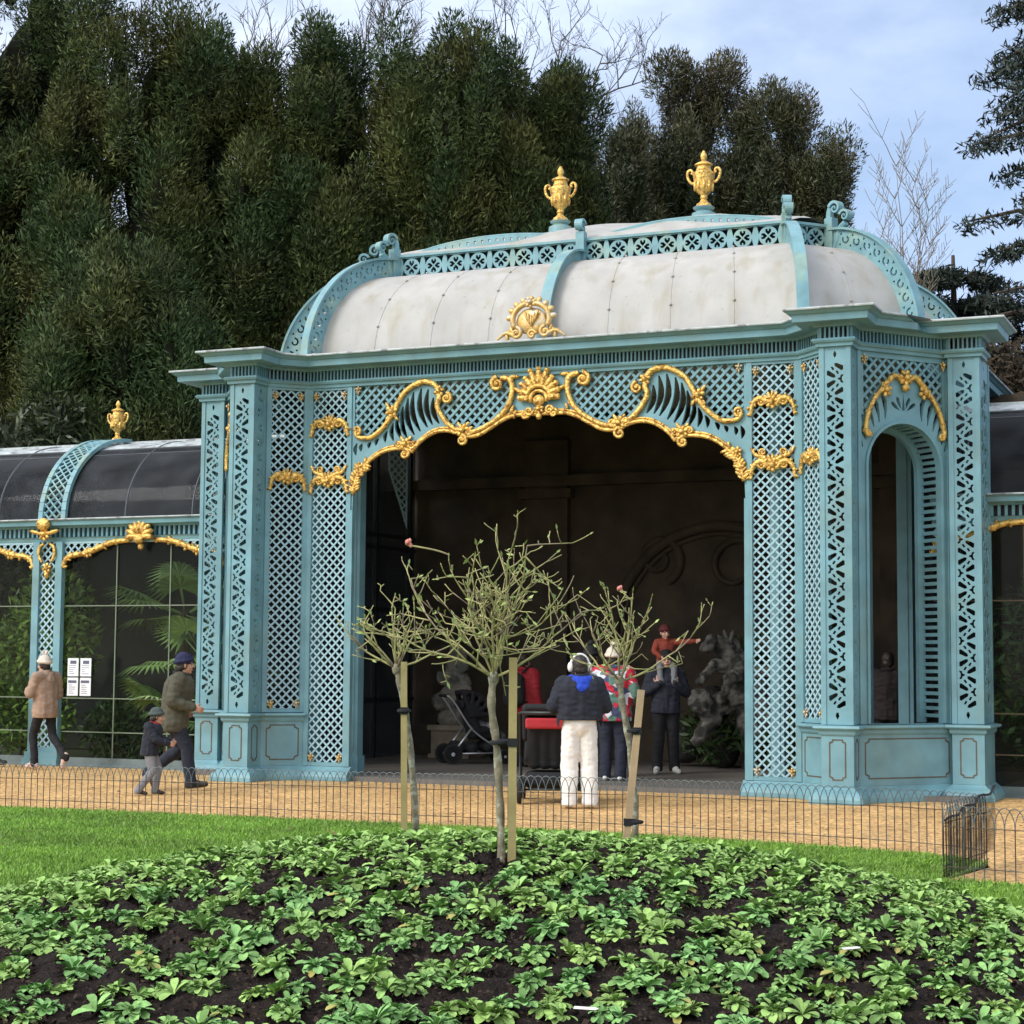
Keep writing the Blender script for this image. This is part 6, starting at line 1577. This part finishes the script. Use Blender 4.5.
# ================================================================== SKY, SUN, CAMERA
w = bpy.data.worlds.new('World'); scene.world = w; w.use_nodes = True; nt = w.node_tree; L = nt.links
bg = nt.nodes['Background']; SUN_EL, SUN_AZ = math.radians(38), math.radians(-35)
sky = nd(nt, 'ShaderNodeTexSky', sky_type='NISHITA'); sky.sun_disc = False; sky.sun_elevation = SUN_EL; sky.sun_rotation = math.radians(180)-SUN_AZ; sky.air_density = 1.0; sky.dust_density = .6; sky.ozone_density = 1.5
tc = nd(nt, 'ShaderNodeTexCoord'); mp = nd(nt, 'ShaderNodeMapping'); mp.inputs['Scale'].default_value = (1.6, 1.6, 3.2); mp.inputs['Location'].default_value = (.35, .2, .1); L.new(tc.outputs['Generated'], mp.inputs[0])
no = nd(nt, 'ShaderNodeTexNoise'); no.inputs['Scale'].default_value = 2.2; no.inputs['Detail'].default_value = 7; no.inputs['Roughness'].default_value = .55; L.new(mp.outputs[0], no.inputs['Vector'])
mr = nd(nt, 'ShaderNodeMapRange'); mr.inputs[1].default_value = .42; mr.inputs[2].default_value = .62; mr.inputs[3].default_value = .35; mr.inputs[4].default_value = 1.; L.new(no.outputs[0], mr.inputs[0])
mx = nd(nt, 'ShaderNodeMix', data_type='RGBA'); L.new(mr.outputs[0], mx.inputs['Factor']); L.new(sky.outputs[0], mx.inputs[6]); 
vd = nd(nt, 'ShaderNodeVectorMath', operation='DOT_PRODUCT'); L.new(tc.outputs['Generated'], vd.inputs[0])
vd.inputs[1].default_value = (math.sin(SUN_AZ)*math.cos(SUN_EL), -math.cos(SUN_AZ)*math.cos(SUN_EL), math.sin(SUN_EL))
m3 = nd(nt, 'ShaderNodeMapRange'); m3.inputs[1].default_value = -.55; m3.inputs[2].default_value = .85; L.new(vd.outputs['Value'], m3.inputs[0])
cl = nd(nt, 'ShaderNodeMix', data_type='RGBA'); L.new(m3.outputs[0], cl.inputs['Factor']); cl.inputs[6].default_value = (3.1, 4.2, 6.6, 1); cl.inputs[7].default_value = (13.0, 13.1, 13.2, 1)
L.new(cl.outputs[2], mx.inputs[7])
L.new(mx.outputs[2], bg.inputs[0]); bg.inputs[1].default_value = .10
sun = bpy.data.lights.new('sun', 'SUN'); sun.energy = 1.5; sun.angle = math.radians(24); sun.color = (1, .97, .93)
so = bpy.data.objects.new('sun', sun); COL.objects.link(so)
az = SUN_AZ   # measured from -Y (behind the photographer) towards -X
sd_ = Vector((math.sin(az)*math.cos(SUN_EL), -math.cos(az)*math.cos(SUN_EL), math.sin(SUN_EL)))
so.rotation_euler = sd_.to_track_quat('Z', 'Y').to_euler()
cam = bpy.data.cameras.new('camera'); co = bpy.data.objects.new('camera', cam); COL.objects.link(co); scene.camera = co
cam.sensor_width = 36; cam.lens = FPX/1024*36; cam.clip_end = 600; cam.clip_start = .1
F = Vector((-math.sin(YAW)*math.cos(TILT), math.cos(YAW)*math.cos(TILT), math.sin(TILT))); R = RGT.copy(); U = R.cross(F)
R2 = R*math.cos(ROLL)+U*math.sin(ROLL); U2 = U*math.cos(ROLL)-R*math.sin(ROLL)
co.matrix_world = Matrix(((R2.x,U2.x,-F.x,CAM.x),(R2.y,U2.y,-F.y,CAM.y),(R2.z,U2.z,-F.z,CAM.z),(0,0,0,1)))
scene.view_settings.view_transform = 'Standard'; scene.view_settings.look = 'None'; scene.view_settings.exposure = .72; scene.view_settings.gamma = 1.
scene.render.resolution_x = scene.render.resolution_y = 1024
scene.cycles.max_bounces = 8; scene.cycles.transparent_max_bounces = 16; scene.cycles.use_adaptive_sampling = True; scene.cycles.adaptive_threshold = .02
try: scene.cycles.use_denoising = True
except Exception: pass
